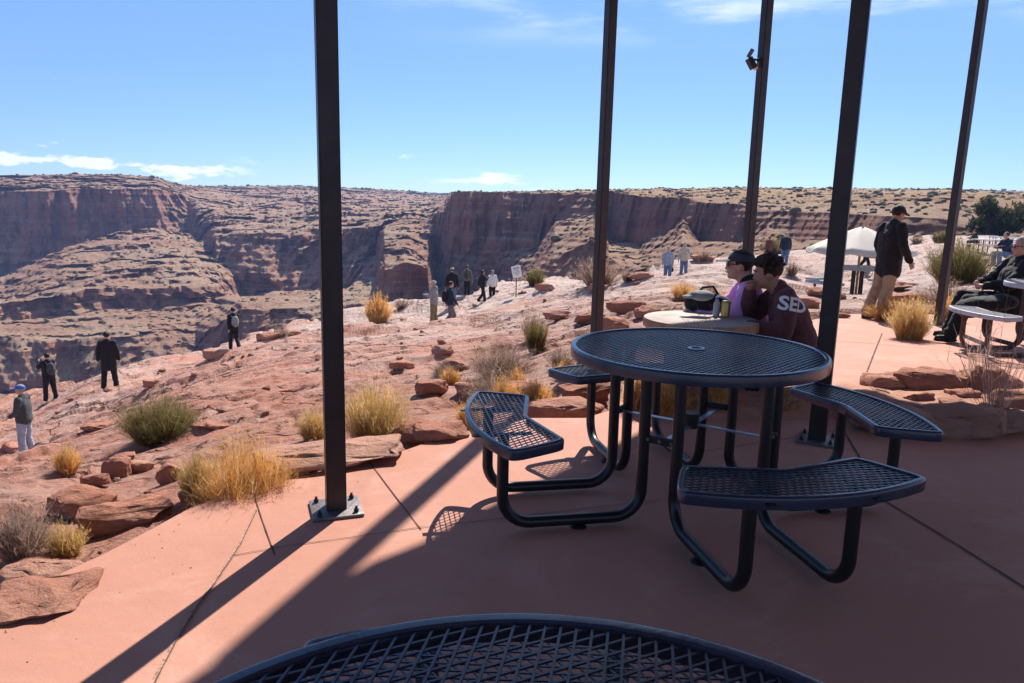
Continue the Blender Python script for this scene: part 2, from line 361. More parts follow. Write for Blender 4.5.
def ledges(x, y, r):
    w = fbm(x*.5, y*.5, o=3, s=5)*.8
    k = np.clip(1-(r-9)/14, 0, 1)
    n1 = (k*fbm((x+w)*.22, (y+w)*.30, o=5, s=11, g=.55) + (1-k)*fbm((x+w)*.22, (y+w)*.30, o=2, s=11, g=.55))*4.2
    n2 = (k*fbm((x+w)*.9, (y-w)*1.1, o=4, s=23, g=.55) + (1-k)*fbm((x+w)*.5, (y-w)*.6, o=1, s=23))*3.0
    a = (terr(n1, .22)+.1)*.065 + (terr(n2, .3)+.1)*(.034+.03*(1-k)*np.clip((60-r)/30, 0, 1)*.6)
    a += -.04*k*np.clip(1-np.abs(fbm(x*.7, y*.7, o=4, s=31))*14, 0, 1) + .02*k*fbm(x*3, y*3, o=3, s=41)
    return a
def ground_z(x, y):
    x = np.asarray(x, float); y = np.asarray(y, float); r = np.hypot(x, y); a = np.arctan2(x, y)
    z = CAM_H - tps(a, np.log(np.maximum(r, 1.0)))*np.maximum(r, 2.0)
    sdp = pat_sd(x, y); m = np.clip((sdp-.15)/1.6, 0, 1)
    z = z + ledges(x, y, r)*m*np.clip(.55+r/25, 0, 1.3)
    front = np.clip((y-1.0)/1.0, 0, 1)
    z = np.where(a > AZHI, np.minimum(z, -.25)*.6-.1, z)
    near = np.clip(sdp/.25, 0, 1)
    zp = -0.04*np.maximum(0, y-6.5)
    z = np.where(sdp < .25, (zp-.22)*(1-near)+np.where(sdp < 0, zp-.22, z)*near, z)
    return z
def gz(x, y): return float(ground_z(np.array([x]), np.array([y]))[0])
def hit(px, py, y0=1.6, y1=110):    # where the sight line of a pixel meets the ground (design time)
    v = ray(px, py); Y = np.exp(np.linspace(math.log(y0), math.log(y1), 1400)); X = v[0]/v[1]*Y; Z = CAM_H+v[2]/v[1]*Y
    g_ = ground_z(X, Y); sdp = pat_sd(X, Y); g_ = np.where(sdp < 0, -0.04*np.maximum(0, Y-6.5), g_)
    b = np.where(Z <= g_)[0]; i = b[0] if len(b) else len(Y)-1
    return np.array([X[i], Y[i], g_[i]])

rim_az = np.array([hdir(p[0], p[1])[0] for p in RIM]); rim_r = np.array([math.hypot(ray(p[0], p[1])[0]/ray(p[0], p[1])[1]*p[2], p[2]) for p in RIM])
def rim_of(a): return np.interp(a, rim_az, rim_r)

# far canyon profile: per picture column, nodes (distance, pixel y)  0 hidden floor, 1-2 first cliff, 3-4 second cliff, 5 crest, 6-7 back cliff, 8 skyline, 9 beyond
FAR = {
 -400:[(200,560),(330,420),(345,370),(400,345),(408,320),(480,290),(700,282),(712,192),(830,177),(2400,186)],
 -100:[(200,540),(330,405),(345,352),(400,332),(408,312),(500,300),(700,282),(712,192),(825,177),(2400,187)],
 0:[(200,520),(325,398),(340,345),(390,325),(398,305),(520,281),(690,284),(702,192),(820,176),(2400,187)],
 60:[(200,510),(325,398),(340,343),(395,318),(403,296),(540,250),(700,268),(712,190),(830,175),(2400,187)],
 120:[(200,500),(320,368),(334,338),(400,312),(408,290),(580,232),(705,246),(716,190),(850,175),(2400,187)],
 160:[(200,490),(320,362),(334,338),(400,308),(408,288),(590,231),(710,240),(722,189),(870,177),(2400,187)],
 190:[(200,480),(320,356),(334,340),(400,303),(409,286),(600,235),(705,238),(780,196),(1000,186),(2400,188)],
 215:[(200,470),(310,350),(325,322),(400,308),(415,290),(500,262),(512,240),(740,205),(1050,186),(2400,188)],
 240:[(180,460),(290,348),(305,312),(330,304),(478,296),(486,272),(510,236),(800,206),(1100,186),(2400,189)],
 300:[(180,450),(285,332),(300,310),(330,300),(470,290),(480,268),(500,233),(800,203),(1150,186),(2400,189)],
 345:[(170,430),(285,325),(300,303),(330,296),(450,288),(462,262),(487,229),(800,202),(1200,188),(2400,190)],
 375:[(170,420),(200,318),(214,306),(300,300),(400,275),(455,255),(472,226),(800,205),(1250,189),(2400,191)],
 402:[(90,425),(200,330),(248,316),(254,263),(272,257),(350,266),(456,220),(800,205),(1350,191),(2400,192)],
 384:[(90,430),(200,330),(250,318),(257,272),(275,267),(350,268),(466,222),(800,206),(1300,190),(2400,191)],
 428:[(90,420),(200,330),(246,314),(252,268),(262,262),(380,268),(440,222),(800,204),(1400,193),(2400,193)],
 436:[(110,420),(200,330),(215,318),(300,305),(395,290),(415,258),(436,216),(800,203),(1400,194),(2400,193)],
 446:[(110,420),(200,330),(215,318),(300,305),(375,290),(390,258),(405,212),(700,202),(1400,194),(2400,193)],
 453:[(110,410),(200,328),(215,316),(280,304),(360,292),(376,252),(384,195),(600,194.5),(1400,193.5),(2400,193)],
 500:[(110,400),(200,325),(212,315),(270,302),(345,288),(360,250),(366,194),(600,193.5),(1400,193),(2400,193)],
 535:[(110,390),(190,292),(205,272),(230,268),(290,262),(352,246),(361,193.5),(600,193),(1400,192.5),(2400,192.5)],
 555:[(110,380),(180,290),(192,262),(230,240),(280,226),(340,222),(350,193.5),(600,193),(1400,192),(2400,192)],
 592:[(110,370),(180,286),(190,242),(230,228),(270,219),(328,217),(338,193),(600,192.5),(1400,191.5),(2400,192)],
 610:[(110,360),(180,284),(192,262),(230,258),(270,252),(312,240),(321,193.5),(560,192),(1400,191),(2400,191.5)],
 640:[(110,350),(170,282),(182,268),(220,264),(250,258),(288,246),(297,199),(520,191),(1400,190),(2400,191)],
 682:[(100,345),(160,276),(172,262),(200,246),(225,232),(255,220),(264,201),(480,191),(1400,190),(2400,191)],
 700:[(100,340),(150,272),(160,260),(185,256),(205,250),(228,242),(236,204),(460,191),(1400,189.5),(2400,190.5)],
 740:[(100,330),(140,268),(150,258),(170,254),(185,250),(205,242),(213,206),(440,191),(1400,189),(2400,190)],
 765:[(95,320),(135,264),(145,256),(158,250),(170,240),(188,226),(197,210),(420,191),(1400,189),(2400,190)],
 795:[(95,290),(120,258),(130,252),(145,250),(155,247),(172,240),(180,213),(400,191.5),(1400,189),(2400,190)],
 830:[(98,262),(110,251),(120,247),(130,245),(140,243),(154,239),(161,213),(380,192),(1400,189),(2400,190)],
 880:[(102,243),(108,240),(113,238.5),(118,238),(123,237),(130,235),(135,216),(340,194),(1300,189.5),(2400,190)],
 940:[(108,238),(112,237),(115,236.5),(118,236),(121,235),(125,234),(129,218),(320,194),(1300,190),(2400,190.5)],
 985:[(112,238),(116,237),(119,236),(121,235.5),(124,234),(128,232),(132,224),(320,196),(1300,191),(2400,191)],
 1024:[(112,239),(116,238),(119,237),(121,236),(124,235),(130,233),(136,229),(330,198),(1300,192),(2400,192)],
 1300:[(112,244),(116,243),(119,242),(121,241),(124,240),(130,238),(136,236),(330,206),(1300,198),(2400,198)]}
fk = sorted(FAR); FA = np.array([hdir(k, 240)[0] for k in fk])
FD = np.array([[n[0] for n in FAR[k]] for k in fk], float)
FZ = np.array([[CAM_H + hdir(k, n[1])[1]*n[0] for n in FAR[k]] for k in fk], float)

def grid_mesh(name, X, Y, Z, m, wrap=False):
    R, C = X.shape; me = bpy.data.meshes.new(name)
    co = np.stack([X, Y, Z], -1).reshape(-1, 3).astype(np.float32)
    ii = np.arange(R-1)[:, None]; jj = np.arange(C-1)[None]
    f = np.stack([ii*C+jj, (ii+1)*C+jj, (ii+1)*C+jj+1, ii*C+jj+1], -1).reshape(-1, 4)
    me.vertices.add(len(co)); me.vertices.foreach_set('co', co.ravel())
    me.loops.add(f.size); me.loops.foreach_set('vertex_index', f.astype(np.int32).ravel())
    me.polygons.add(len(f)); me.polygons.foreach_set('loop_start', (np.arange(len(f))*4).astype(np.int32))
    me.update(calc_edges=True)
    o = link_mesh(name, me, m, None, True); return o
AZ = np.radians(np.concatenate([np.linspace(-180, -50, 60)[:-1], np.linspace(-50, -37, 50)[:-1], np.linspace(-37, 37, 1000), np.linspace(37, 50, 40)[1:], np.linspace(50, 180, 60)[1:]]))
# bench / near ground
RR = rim_of(AZ); RR = np.where(np.degrees(AZ) < -75, 30, RR); RR = np.where(np.degrees(AZ) > 44, 108, RR)
jag = 1+.07*fbm(AZ*45, AZ*0, o=4, s=77)
RRj = RR*np.where(AZ < hdir(830, 240)[0], jag, 1)
t = np.linspace(0, 1, 600)[:, None]
rad = np.exp(math.log(1.2)+(np.log(RR)[None]-math.log(1.2))*t)*(1+(RRj/RR-1)[None]*np.clip((t-.86)/.14, 0, 1)**2)
X = rad*np.sin(AZ); Y = rad*np.cos(AZ); Z = ground_z(X, Y)
# rim face: drop to the hidden canyon floor where there is a canyon
FD0 = np.interp(AZ, FA, FD[:, 0]); FZ0 = np.interp(AZ, FA, FZ[:, 0])
k = np.linspace(0, 1, 14)[1:, None]
dropR = RRj[None] + (FD0-RRj)[None]*np.array([.01,.02,.05,.06,.07,.12,.14,.16,.25,.4,.6,.8,1.0])[:, None]
dropf = np.array([.03,.10,.14,.30,.42,.46,.62,.70,.78,.86,.92,.97,1.0])[:, None]
dropZ = Z[-1][None]*(1-dropf) + FZ0[None]*dropf
dropR = dropR*(1+.01*fbm(AZ[None]*120+dropf*0, dropZ*.2, o=3, s=5))
dropR[-1] = FD0
Xa = np.vstack([X, dropR*np.sin(AZ)]); Ya = np.vstack([Y, dropR*np.cos(AZ)]); Za = np.vstack([Z, dropZ])
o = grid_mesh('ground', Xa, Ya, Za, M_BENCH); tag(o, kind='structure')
# fill under the patio
bm = bmesh.new(); lathe(bm, [(0.001, -.30), (1.35, -.30)], seg=48); o = bm_obj('ground_base', bm, M_SOIL); tag(o, kind='structure')
# far canyon
cnt = [14, 34, 60, 34, 90, 60, 70, 80, 40]
SEGR, SEGZ = [], []
AZF = np.radians(np.concatenate([np.linspace(-180, -50, 40)[:-1], np.linspace(-50, -37, 80)[:-1], np.linspace(-37, 37, 1250), np.linspace(37, 50, 60)[1:], np.linspace(50, 180, 40)[1:]]))
ND = np.stack([np.interp(AZF+.004*fbm(AZF*40, AZF*0, o=3, s=3), FA, FD[:, i]) for i in range(10)]); NZ = np.stack([np.interp(AZF+.004*fbm(AZF*40, AZF*0, o=3, s=3), FA, FZ[:, i]) for i in range(10)])
ND[0] = np.interp(AZF, AZ, FD0); NZ[0] = np.interp(AZF, AZ, FZ0)
vv = np.concatenate([np.linspace(i, i+1, cnt[i]+1)[:-1] for i in range(9)] + [[9.0]])
D0 = np.stack([np.array([ND[min(int(v), 8)]*(1-(v-min(int(v), 8))) + ND[min(int(v), 8)+1]*(v-min(int(v), 8))]).ravel() for v in vv])
Z0 = np.stack([np.array([NZ[min(int(v), 8)]*(1-(v-min(int(v), 8))) + NZ[min(int(v), 8)+1]*(v-min(int(v), 8))]).ravel() for v in vv])
X0, Y0 = D0*np.sin(AZF), D0*np.cos(AZF)
fade = np.clip(vv/0.6, 0, 1)[:, None]*np.clip((9-vv)/1.0, 0, 1)[:, None]
seg_slope = np.abs(np.gradient(Z0, axis=0))/(np.gradient(D0, axis=0)+1e-6)
big = fbm(X0/90, Y0/90, Z0/120, o=3, s=101)*.05
flute = fbm(X0/14, Y0/14, Z0/60, o=4, s=131, g=.6)
flute2 = fbm(X0/4.5, Y0/4.5, Z0/25, o=3, s=141, g=.6)
rgd = 1-np.abs(fbm(X0/45, Y0/45, Z0/200, o=3, s=151))*2
lay = fbm(X0/200, Y0/200, Z0/5.0, o=3, s=171, g=.6)
amp = np.clip(D0, 60, 500)
shiftD = big*D0*np.clip(D0/300, .25, 1) + (flute*.034 + flute2*.012 + np.clip(rgd, -1, 1)*-.020 + lay*.008)*amp
D = D0 + shiftD*fade
gent = np.clip(1-seg_slope*1.2, 0, 1)
Zn = Z0 + fade*gent*(fbm(X0/38, Y0/38, o=6, s=191, g=.55)*np.clip(D0*.0065, .4, 3.6)*np.clip((8.2-vv)[:, None], .15, 1) )
# strata steps on the slopes
H = np.clip(D0*.0085, .9, 4.5); sv = Zn/H + fbm(X0/60, Y0/60, o=3, s=211)*.8
Zt = (terr(sv, .24)-fbm(X0/60, Y0/60, o=3, s=211)*.8)*H
wt = np.clip((D0-110)/60, 0, 1)*np.clip((7.3-vv)[:, None], 0, 1)*.34
Zn = Zn*(1-wt*fade) + Zt*wt*fade
# small mounds on the plateau so the skyline is uneven
Zn = Zn + np.clip(vv-7.5, 0, 1)[:, None]*fbm(AZF*25, D0/400, o=4, s=231)[...]*D0*.0008
o = grid_mesh('canyon', D*np.sin(AZF), D*np.cos(AZF), Zn, M_CANYON); tag(o, kind='structure')
CAN = (D*np.sin(AZF), D*np.cos(AZF), Zn)

# scrub on the canyon slopes and plateau: far too many to count
rs = np.random.RandomState(5)
gx = np.gradient(CAN[2], axis=0)/(np.abs(np.gradient(D, axis=0))+1e-3)
ok = (np.abs(gx) < .55) & (D > 105) & (D < 1500) & (np.abs(AZF)[None] < math.radians(40))
idx = np.argwhere(ok); wgt = D[ok]*np.abs(np.gradient(D, axis=0))[ok]/ (D[ok]**1.25); wgt /= wgt.sum()
sel = idx[rs.choice(len(idx), 6500, replace=False, p=wgt)]
me = bpy.data.meshes.new('desert_scrub')
ico = bmesh.new(); bmesh.ops.create_icosphere(ico, subdivisions=1, radius=1); iv = np.array([v.co[:] for v in ico.verts]); jf = np.array([[v.index for v in f.verts] for f in ico.faces]); ico.free()
cen = np.stack([CAN[0][sel[:, 0], sel[:, 1]], CAN[1][sel[:, 0], sel[:, 1]], CAN[2][sel[:, 0], sel[:, 1]]], -1)
dd = np.hypot(cen[:, 0], cen[:, 1]); sz = rs.uniform(.16, .55, len(sel))*(1+dd/450)*np.where(rs.rand(len(sel)) < .05, 1.9, 1)
V = iv[None]*rs.uniform(.6, 1.25, (len(sel), len(iv), 1))*sz[:, None, None]*np.array([1.15, 1.15, .8]) + cen[:, None] + np.array([0, 0, .2])*sz[:, None, None]
Fc = (jf[None] + (np.arange(len(sel))*len(iv))[:, None, None]).reshape(-1, 3)
me.vertices.add(V.shape[0]*V.shape[1]); me.vertices.foreach_set('co', V.astype(np.float32).ravel())
me.loops.add(Fc.size); me.loops.foreach_set('vertex_index', Fc.astype(np.int32).ravel()); me.polygons.add(len(Fc)); me.polygons.foreach_set('loop_start', (np.arange(len(Fc))*3).astype(np.int32))
me.update(calc_edges=True)
M_SCRUB = mat('far_scrub', (.085, .07, .035), .9, .4, .05, col2=(.19, .145, .075))
o = link_mesh('desert_scrub', me, M_SCRUB, None, False); tag(o, 'low dark scrub dotted over the canyon slopes and plateau', 'scrub', kind='stuff')

# air
bm = bmesh.new(); box(bm, (0, 0, 100), (5200, 5200, 760))
M_HAZE = bpy.data.materials.new('haze_air'); M_HAZE.use_nodes = True; t_ = M_HAZE.node_tree; t_.nodes.clear()
mo = t_.nodes.new('ShaderNodeOutputMaterial'); pv = t_.nodes.new('ShaderNodeVolumePrincipled'); pv.inputs['Color'].default_value = (.30, .50, 1.0, 1); pv.inputs['Density'].default_value = 0.00022
pv.inputs['Anisotropy'].default_value = 0.0
t_.links.new(pv.outputs[0], mo.inputs['Volume'])
o = bm_obj('haze', bm, M_HAZE, None, False); tag(o, 'thin bluish air haze over the canyon', 'haze', kind='stuff')

# ---------------------------------------------------------------- patio
bm = bmesh.new(); vsx = [bm.verts.new((x, y, 0)) for x, y in PAT]; f = bm.faces.new(vsx)
r = bmesh.ops.extrude_face_region(bm, geom=[f]); 
for e in r['geom']:
    if isinstance(e, bmesh.types.BMVert): e.co.z -= .16
bmesh.ops.bisect_plane(bm, geom=bm.verts[:]+bm.edges[:]+bm.faces[:], plane_co=(0, 6.5, 0), plane_no=(0, 1, 0))
for v in bm.verts:
    v.co.z += ppz(v.co.y)
bmesh.ops.triangulate(bm, faces=bm.faces[:])
o = bm_obj('patio', bm, M_PATIO, None, False); tag(o, kind='structure')
def strip(pxs, w, m, name='patio_joint', dz=.004):
    bm = bmesh.new(); p = [gp(*q) for q in pxs]; P_ = [Vector((a[0], a[1], 0)) for a in p]; pr = []
    Q = []
    for a, b in zip(P_[:-1], P_[1:]):
        n_ = max(2, int((b-a).length/.06))
        for i in range(n_): Q.append(a.lerp(b, i/n_))
    Q.append(P_[-1])
    for i, a in enumerate(Q):
        t_ = (Q[min(i+1, len(Q)-1)]-Q[max(i-1, 0)]).normalized(); n_ = Vector((-t_.y, t_.x, 0))
        ww = w*random.uniform(.7, 1.25)*.5; z = ppz(a.y)+dz
        pr.append((bm.verts.new((a.x+n_.x*ww, a.y+n_.y*ww, z)), bm.verts.new((a.x-n_.x*ww, a.y-n_.y*ww, z))))
    for a, b in zip(pr[:-1], pr[1:]): bm.faces.new((a[0], a[1], b[1], b[0]))
    o = bm_obj(name, bm, m, None, False); tag(o, kind='structure')
random.seed(3)
strip([(253,492),(262,520),(275,556)], .005, M_JOINT)
strip([(257,509),(240,545),(215,583),(199,604),(176,640),(150,690),(120,760)], .014, M_JOINTP)
strip([(258,509),(241,545),(216,583),(200,604),(178,640),(152,690),(122,760)], .0035, M_JOINT, dz=.008)
strip([(233,556),(290,546),(350,538),(420,528),(520,517),(660,500)], .004, M_JOINT)
strip([(367,459),(394,495),(421,530)], .005, M_JOINT)
strip([(843,430),(886,502),(960,547),(1024,588),(1150,668)], .012, M_JOINT)
strip([(700,452),(843,430),(960,412)], .004, M_JOINT)
strip([(883,325),(876,345),(862,387)], .014, M_JOINT)
strip([(690,340),(800,332),(870,337),(960,348),(1060,358)], .010, M_JOINT)
strip([(800,382),(840,384),(862,386)], .005, M_JOINT)
# ---------------------------------------------------------------- posts and roof
ROOF_H = 6.0
def make_post(base, wid, rz, top=ROOF_H, lean=(0, 0), plate=.25, label='', pl_rz=None):
    z0 = ppz(base[1]); root = empty('steel_post', (base[0], base[1], z0))
    tag(root, label, 'post', 'steel posts of the shade roof')
    bm = bmesh.new(); bmesh.ops.create_cube(bm, size=1)
    bmesh.ops.transform(bm, matrix=Matrix.Diagonal((wid, wid, 1, 1)) @ Matrix.Translation((0, 0, .5)), verts=bm.verts)
    bmesh.ops.bevel(bm, geom=[e for e in bm.edges if abs(e.verts[0].co.z-e.verts[1].co.z) > .5], offset=.006, segments=2, affect='EDGES')
    Lh = top-z0-.012
    for v in bm.verts:
        zz = v.co.z*Lh
        c, s_ = math.cos(rz), math.sin(rz); x, y = v.co.x, v.co.y
        v.co = Vector((x*c-y*s_+lean[0]*zz, x*s_+y*c+lean[1]*zz, zz+.012))
    bm_obj('tube', bm, M_STEEL, root)
    pr = Matrix.Rotation(pl_rz if pl_rz is not None else rz, 3, 'Z')
    bm = bmesh.new(); box(bm, (0, 0, .008), (plate, plate, .014), pr, .003); bm_obj('base_plate', bm, M_GALV, root)
    for sx in (-1, 1):
        for sy in (-1, 1):
            q = pr @ Vector((sx*plate*.36, sy*plate*.36, 0)); bm = bmesh.new()
            bmesh.ops.create_cone(bm, cap_ends=True, segments=6, radius1=.012, radius2=.012, depth=.012, matrix=Matrix.Translation((q.x, q.y, .024)))
            bmesh.ops.create_cone(bm, cap_ends=True, segments=10, radius1=.006, radius2=.006, depth=.018, matrix=Matrix.Translation((q.x, q.y, .034)))
            bm_obj('anchor_bolt', bm, M_BOLT, root)
    return root
post_far = [('leftmost brown steel post, on a bolted grey plate in the sun', (336.1,510), (325.4,0), .088, 20, .225),
 ('tall brown steel post rising just behind the left rim of the round blue table', (595.8,345), (611.4,0), .098, 30, .22),
 ('thin brown steel post with the small floodlight, behind the two seated people', None, None, .100, 25, .22),
 ('thickest brown steel post, its plate in shade right of the blue table', (816.8,441), (861.5,0), .098, 62, .23),
 ('thin brown steel post beside the yellow bush, farthest to the right', (938,325), (983.5,0), .098, 30, .22)]
def post_from(label, b, t_, w, rz, pl):
    B = gp(*b); B[2] = ppz(B[1])
    for _ in range(3): B = gp(b[0], b[1], ppz(B[1]))
    # lean that the photographed post shows (a degree or so), kept in the plane facing the camera
    v = ray(*t_); T = np.array([0, 0, CAM_H]) + v*(B[1]/v[1]); lean = (T[0]-B[0])/(T[2]-B[2])
    return make_post((B[0], B[1]), w, math.radians(rz), lean=(float(np.clip(lean, -.035, .035)), 0), plate=pl, label=label)
POSTS = []
for lb, b, t_, w, rz, pl in post_far:
    if b is None:
        v = ray(748, 250); k = 8.9/v[1]; X3 = v[0]*k
        v2 = ray(765.5, 30); lean = (v2[0]/v2[1]*8.9-X3)/((v2[2]/v2[1]-v[2]/v[1])*8.9)
        zb = CAM_H+v[2]*k
        X3 -= lean*(zb-ppz(8.9))
        POSTS.append(make_post((X3, 8.9), w, math.radians(rz), lean=(lean, 0), plate=pl, label=lb))
        P3 = (X3, lean)
    else: POSTS.append(post_from(lb, b, t_, w, rz, pl))
off = Vector((sdir.x, sdir.y, 0))*(ROOF_H/sdir.z)
RO = [(-7, -2.5)] + [(gp(*p)[0]+off.x, gp(*p)[1]+off.y) for p in [(60,775),(184,683),(321,591),(372,562),(423,542),(470,515),(640,432),(820,398),(1024,428)]]
RO[1] = (RO[2][0]-(RO[3][0]-RO[2][0])*4.5, RO[2][1]-(RO[3][1]-RO[2][1])*4.5)
RO += [(12.5, 3.5), (13.5, -5), (-5, -7)]
root = empty('shade_roof', (3, 3, ROOF_H)); tag(root, 'flat brown roof of the open shade shelter resting on the steel posts', 'roof')
bm = bmesh.new(); f = bm.faces.new([bm.verts.new((x-3, y-3, .0)) for x, y in RO]); r = bmesh.ops.extrude_face_region(bm, geom=[f])
for e in r['geom']:
    if isinstance(e, bmesh.types.BMVert): e.co.z += .16
bmesh.ops.triangulate(bm, faces=bm.faces[:])
bm_obj('roof_deck', bm, M_ROOF, root, False)

# ---------------------------------------------------------------- round picnic tables of coated expanded metal
MESH_A = math.radians(53)
def lattice(bm, inside, x0, x1, y0, y1, z, pitch=.0240, w=.0042, th=.0035, ang=MESH_A, half=math.radians(27), step=.004):
    R_ = math.hypot(max(abs(x0), abs(x1)), max(abs(y0), abs(y1))); cx, cy = (x0+x1)/2, (y0+y1)/2; R_ = math.hypot(x1-x0, y1-y0)/2
    for fam in (-1, 1):
        a = ang+fam*half; d = np.array([math.cos(a), math.sin(a)]); n_ = np.array([-d[1], d[0]])
        k = int(R_/pitch)+2
        for i in range(-k, k+1):
            s_ = np.arange(-R_, R_, step); q = np.array([cx, cy]) + n_*i*pitch + s_[:, None]*d
            ins = inside(q[:, 0], q[:, 1]); e = np.diff(np.concatenate([[0], ins.astype(int), [0]])); st = np.where(e == 1)[0]; en = np.where(e == -1)[0]-1
            for a_, b_ in zip(st, en):
                if b_-a_ < 2: continue
                p0, p1 = q[a_], q[b_]; zz = z+fam*.0006
                c = [p0-n_*w/2, p0+n_*w/2, p1+n_*w/2, p1-n_*w/2]
                lo = [bm.verts.new((u[0], u[1], zz-th)) for u in c]; hi = [bm.verts.new((u[0], u[1], zz)) for u in c]
                bm.faces.new(hi); bm.faces.new(lo[::-1])
                bm.faces.new((lo[0], hi[0], hi[3], lo[3])); bm.faces.new((lo[1], lo[2], hi[2], hi[1]))
def poly_inside(poly):
    P_ = np.array(poly)
    def f(x, y):
        ins = np.zeros(x.shape, bool)
        for i in range(len(P_)):
            a, b = P_[i-1], P_[i]; cr = ((a[1] > y) != (b[1] > y)); xi = (b[0]-a[0])*(y-a[1])/(b[1]-a[1] if b[1] != a[1] else 1e-9)+a[0]; ins ^= cr & (x < xi)
        return ins
    return f
def offset_poly(P_, d):
    o = []
    n_ = len(P_)
    for i in range(n_):
        a, b, c = P_[i-1], P_[i], P_[(i+1) % n_]; t = (c-a).normalized(); o.append(b+Vector((-t.y, t.x))*d)
    return o
def rim_sweep(bm, outline, ztop, hgt, lip):     # apron + rolled top lip following a closed outline (counter-clockwise)
    prof = [(.0, -hgt), (-.0015, -.010), (.001, -.003), (.005, 0), (.010, .0008), (lip-.003, 0), (lip, -.004), (lip-.002, -.010), (.007, -.012), (.006, -hgt)]
    rings = []
    for d, z in prof:
        q = offset_poly(outline, d); rings.append([bm.verts.new((p.x, p.y, ztop+z)) for p in q])
    for a, b in zip(rings, rings[1:]+rings[:1]):
        for k in range(len(a)): bm.faces.new((a[k], a[(k+1) % len(a)], b[(k+1) % len(a)], b[k]))
def seat_outline(mid, ro=1.075, ri=.80, hw=math.radians(27)):
    # curved bench: arc outside, tighter curve inside, rounded ends
    pts_ = []
    n_ = 26
    for i in range(n_+1):
        a = -hw+2*hw*i/n_; pts_.append(Vector((ro*math.cos(a), ro*math.sin(a))))
    inn = []
    for i in range(n_+1):
        a = hw*.98-2*hw*.98*i/n_; u = abs(a)/(hw*.98); e_ = Vector((0.8*math.cos(hw), 0.8*math.sin(hw)*(1 if a > 0 else -1))); m0 = Vector((0.8, 0)); us = math.sqrt(u*u+.02)-.1*(1-u)*1.2; inn.append(m0.lerp(e_, max(0, us)) if u > .001 else m0.lerp(e_*1.0, 0.0)+Vector((-.004, 0)))
    pts_ += inn
    # round the four corners
    P_ = pts_; c_ix = [n_, n_+1, len(P_)-1, 0]; res = []
    for i, p in enumerate(P_):
        if i in c_ix:
            a = P_[i-1]; b = P_[(i+1) % len(P_)]; da = (a-p); db = (b-p); R_ = .08
            ra = p+da.normalized()*min(R_, da.length*.95); rb = p+db.normalized()*min(R_, db.length*.95)
            for k in range(6):
                t = k/5; res.append((ra*(1-t)**2+p*2*t*(1-t)+rb*t*t))
        else: res.append(p)
    c, s_ = math.cos(mid), math.sin(mid)
    return [Vector((p.x*c-p.y*s_, p.x*s_+p.y*c)) for p in res]
def dedupe(o):
    r = [o[0]]
    for p in o[1:]:
        if (p-r[-1]).length > .004: r.append(p)
    if (r[0]-r[-1]).length < .004: r.pop()
    return r
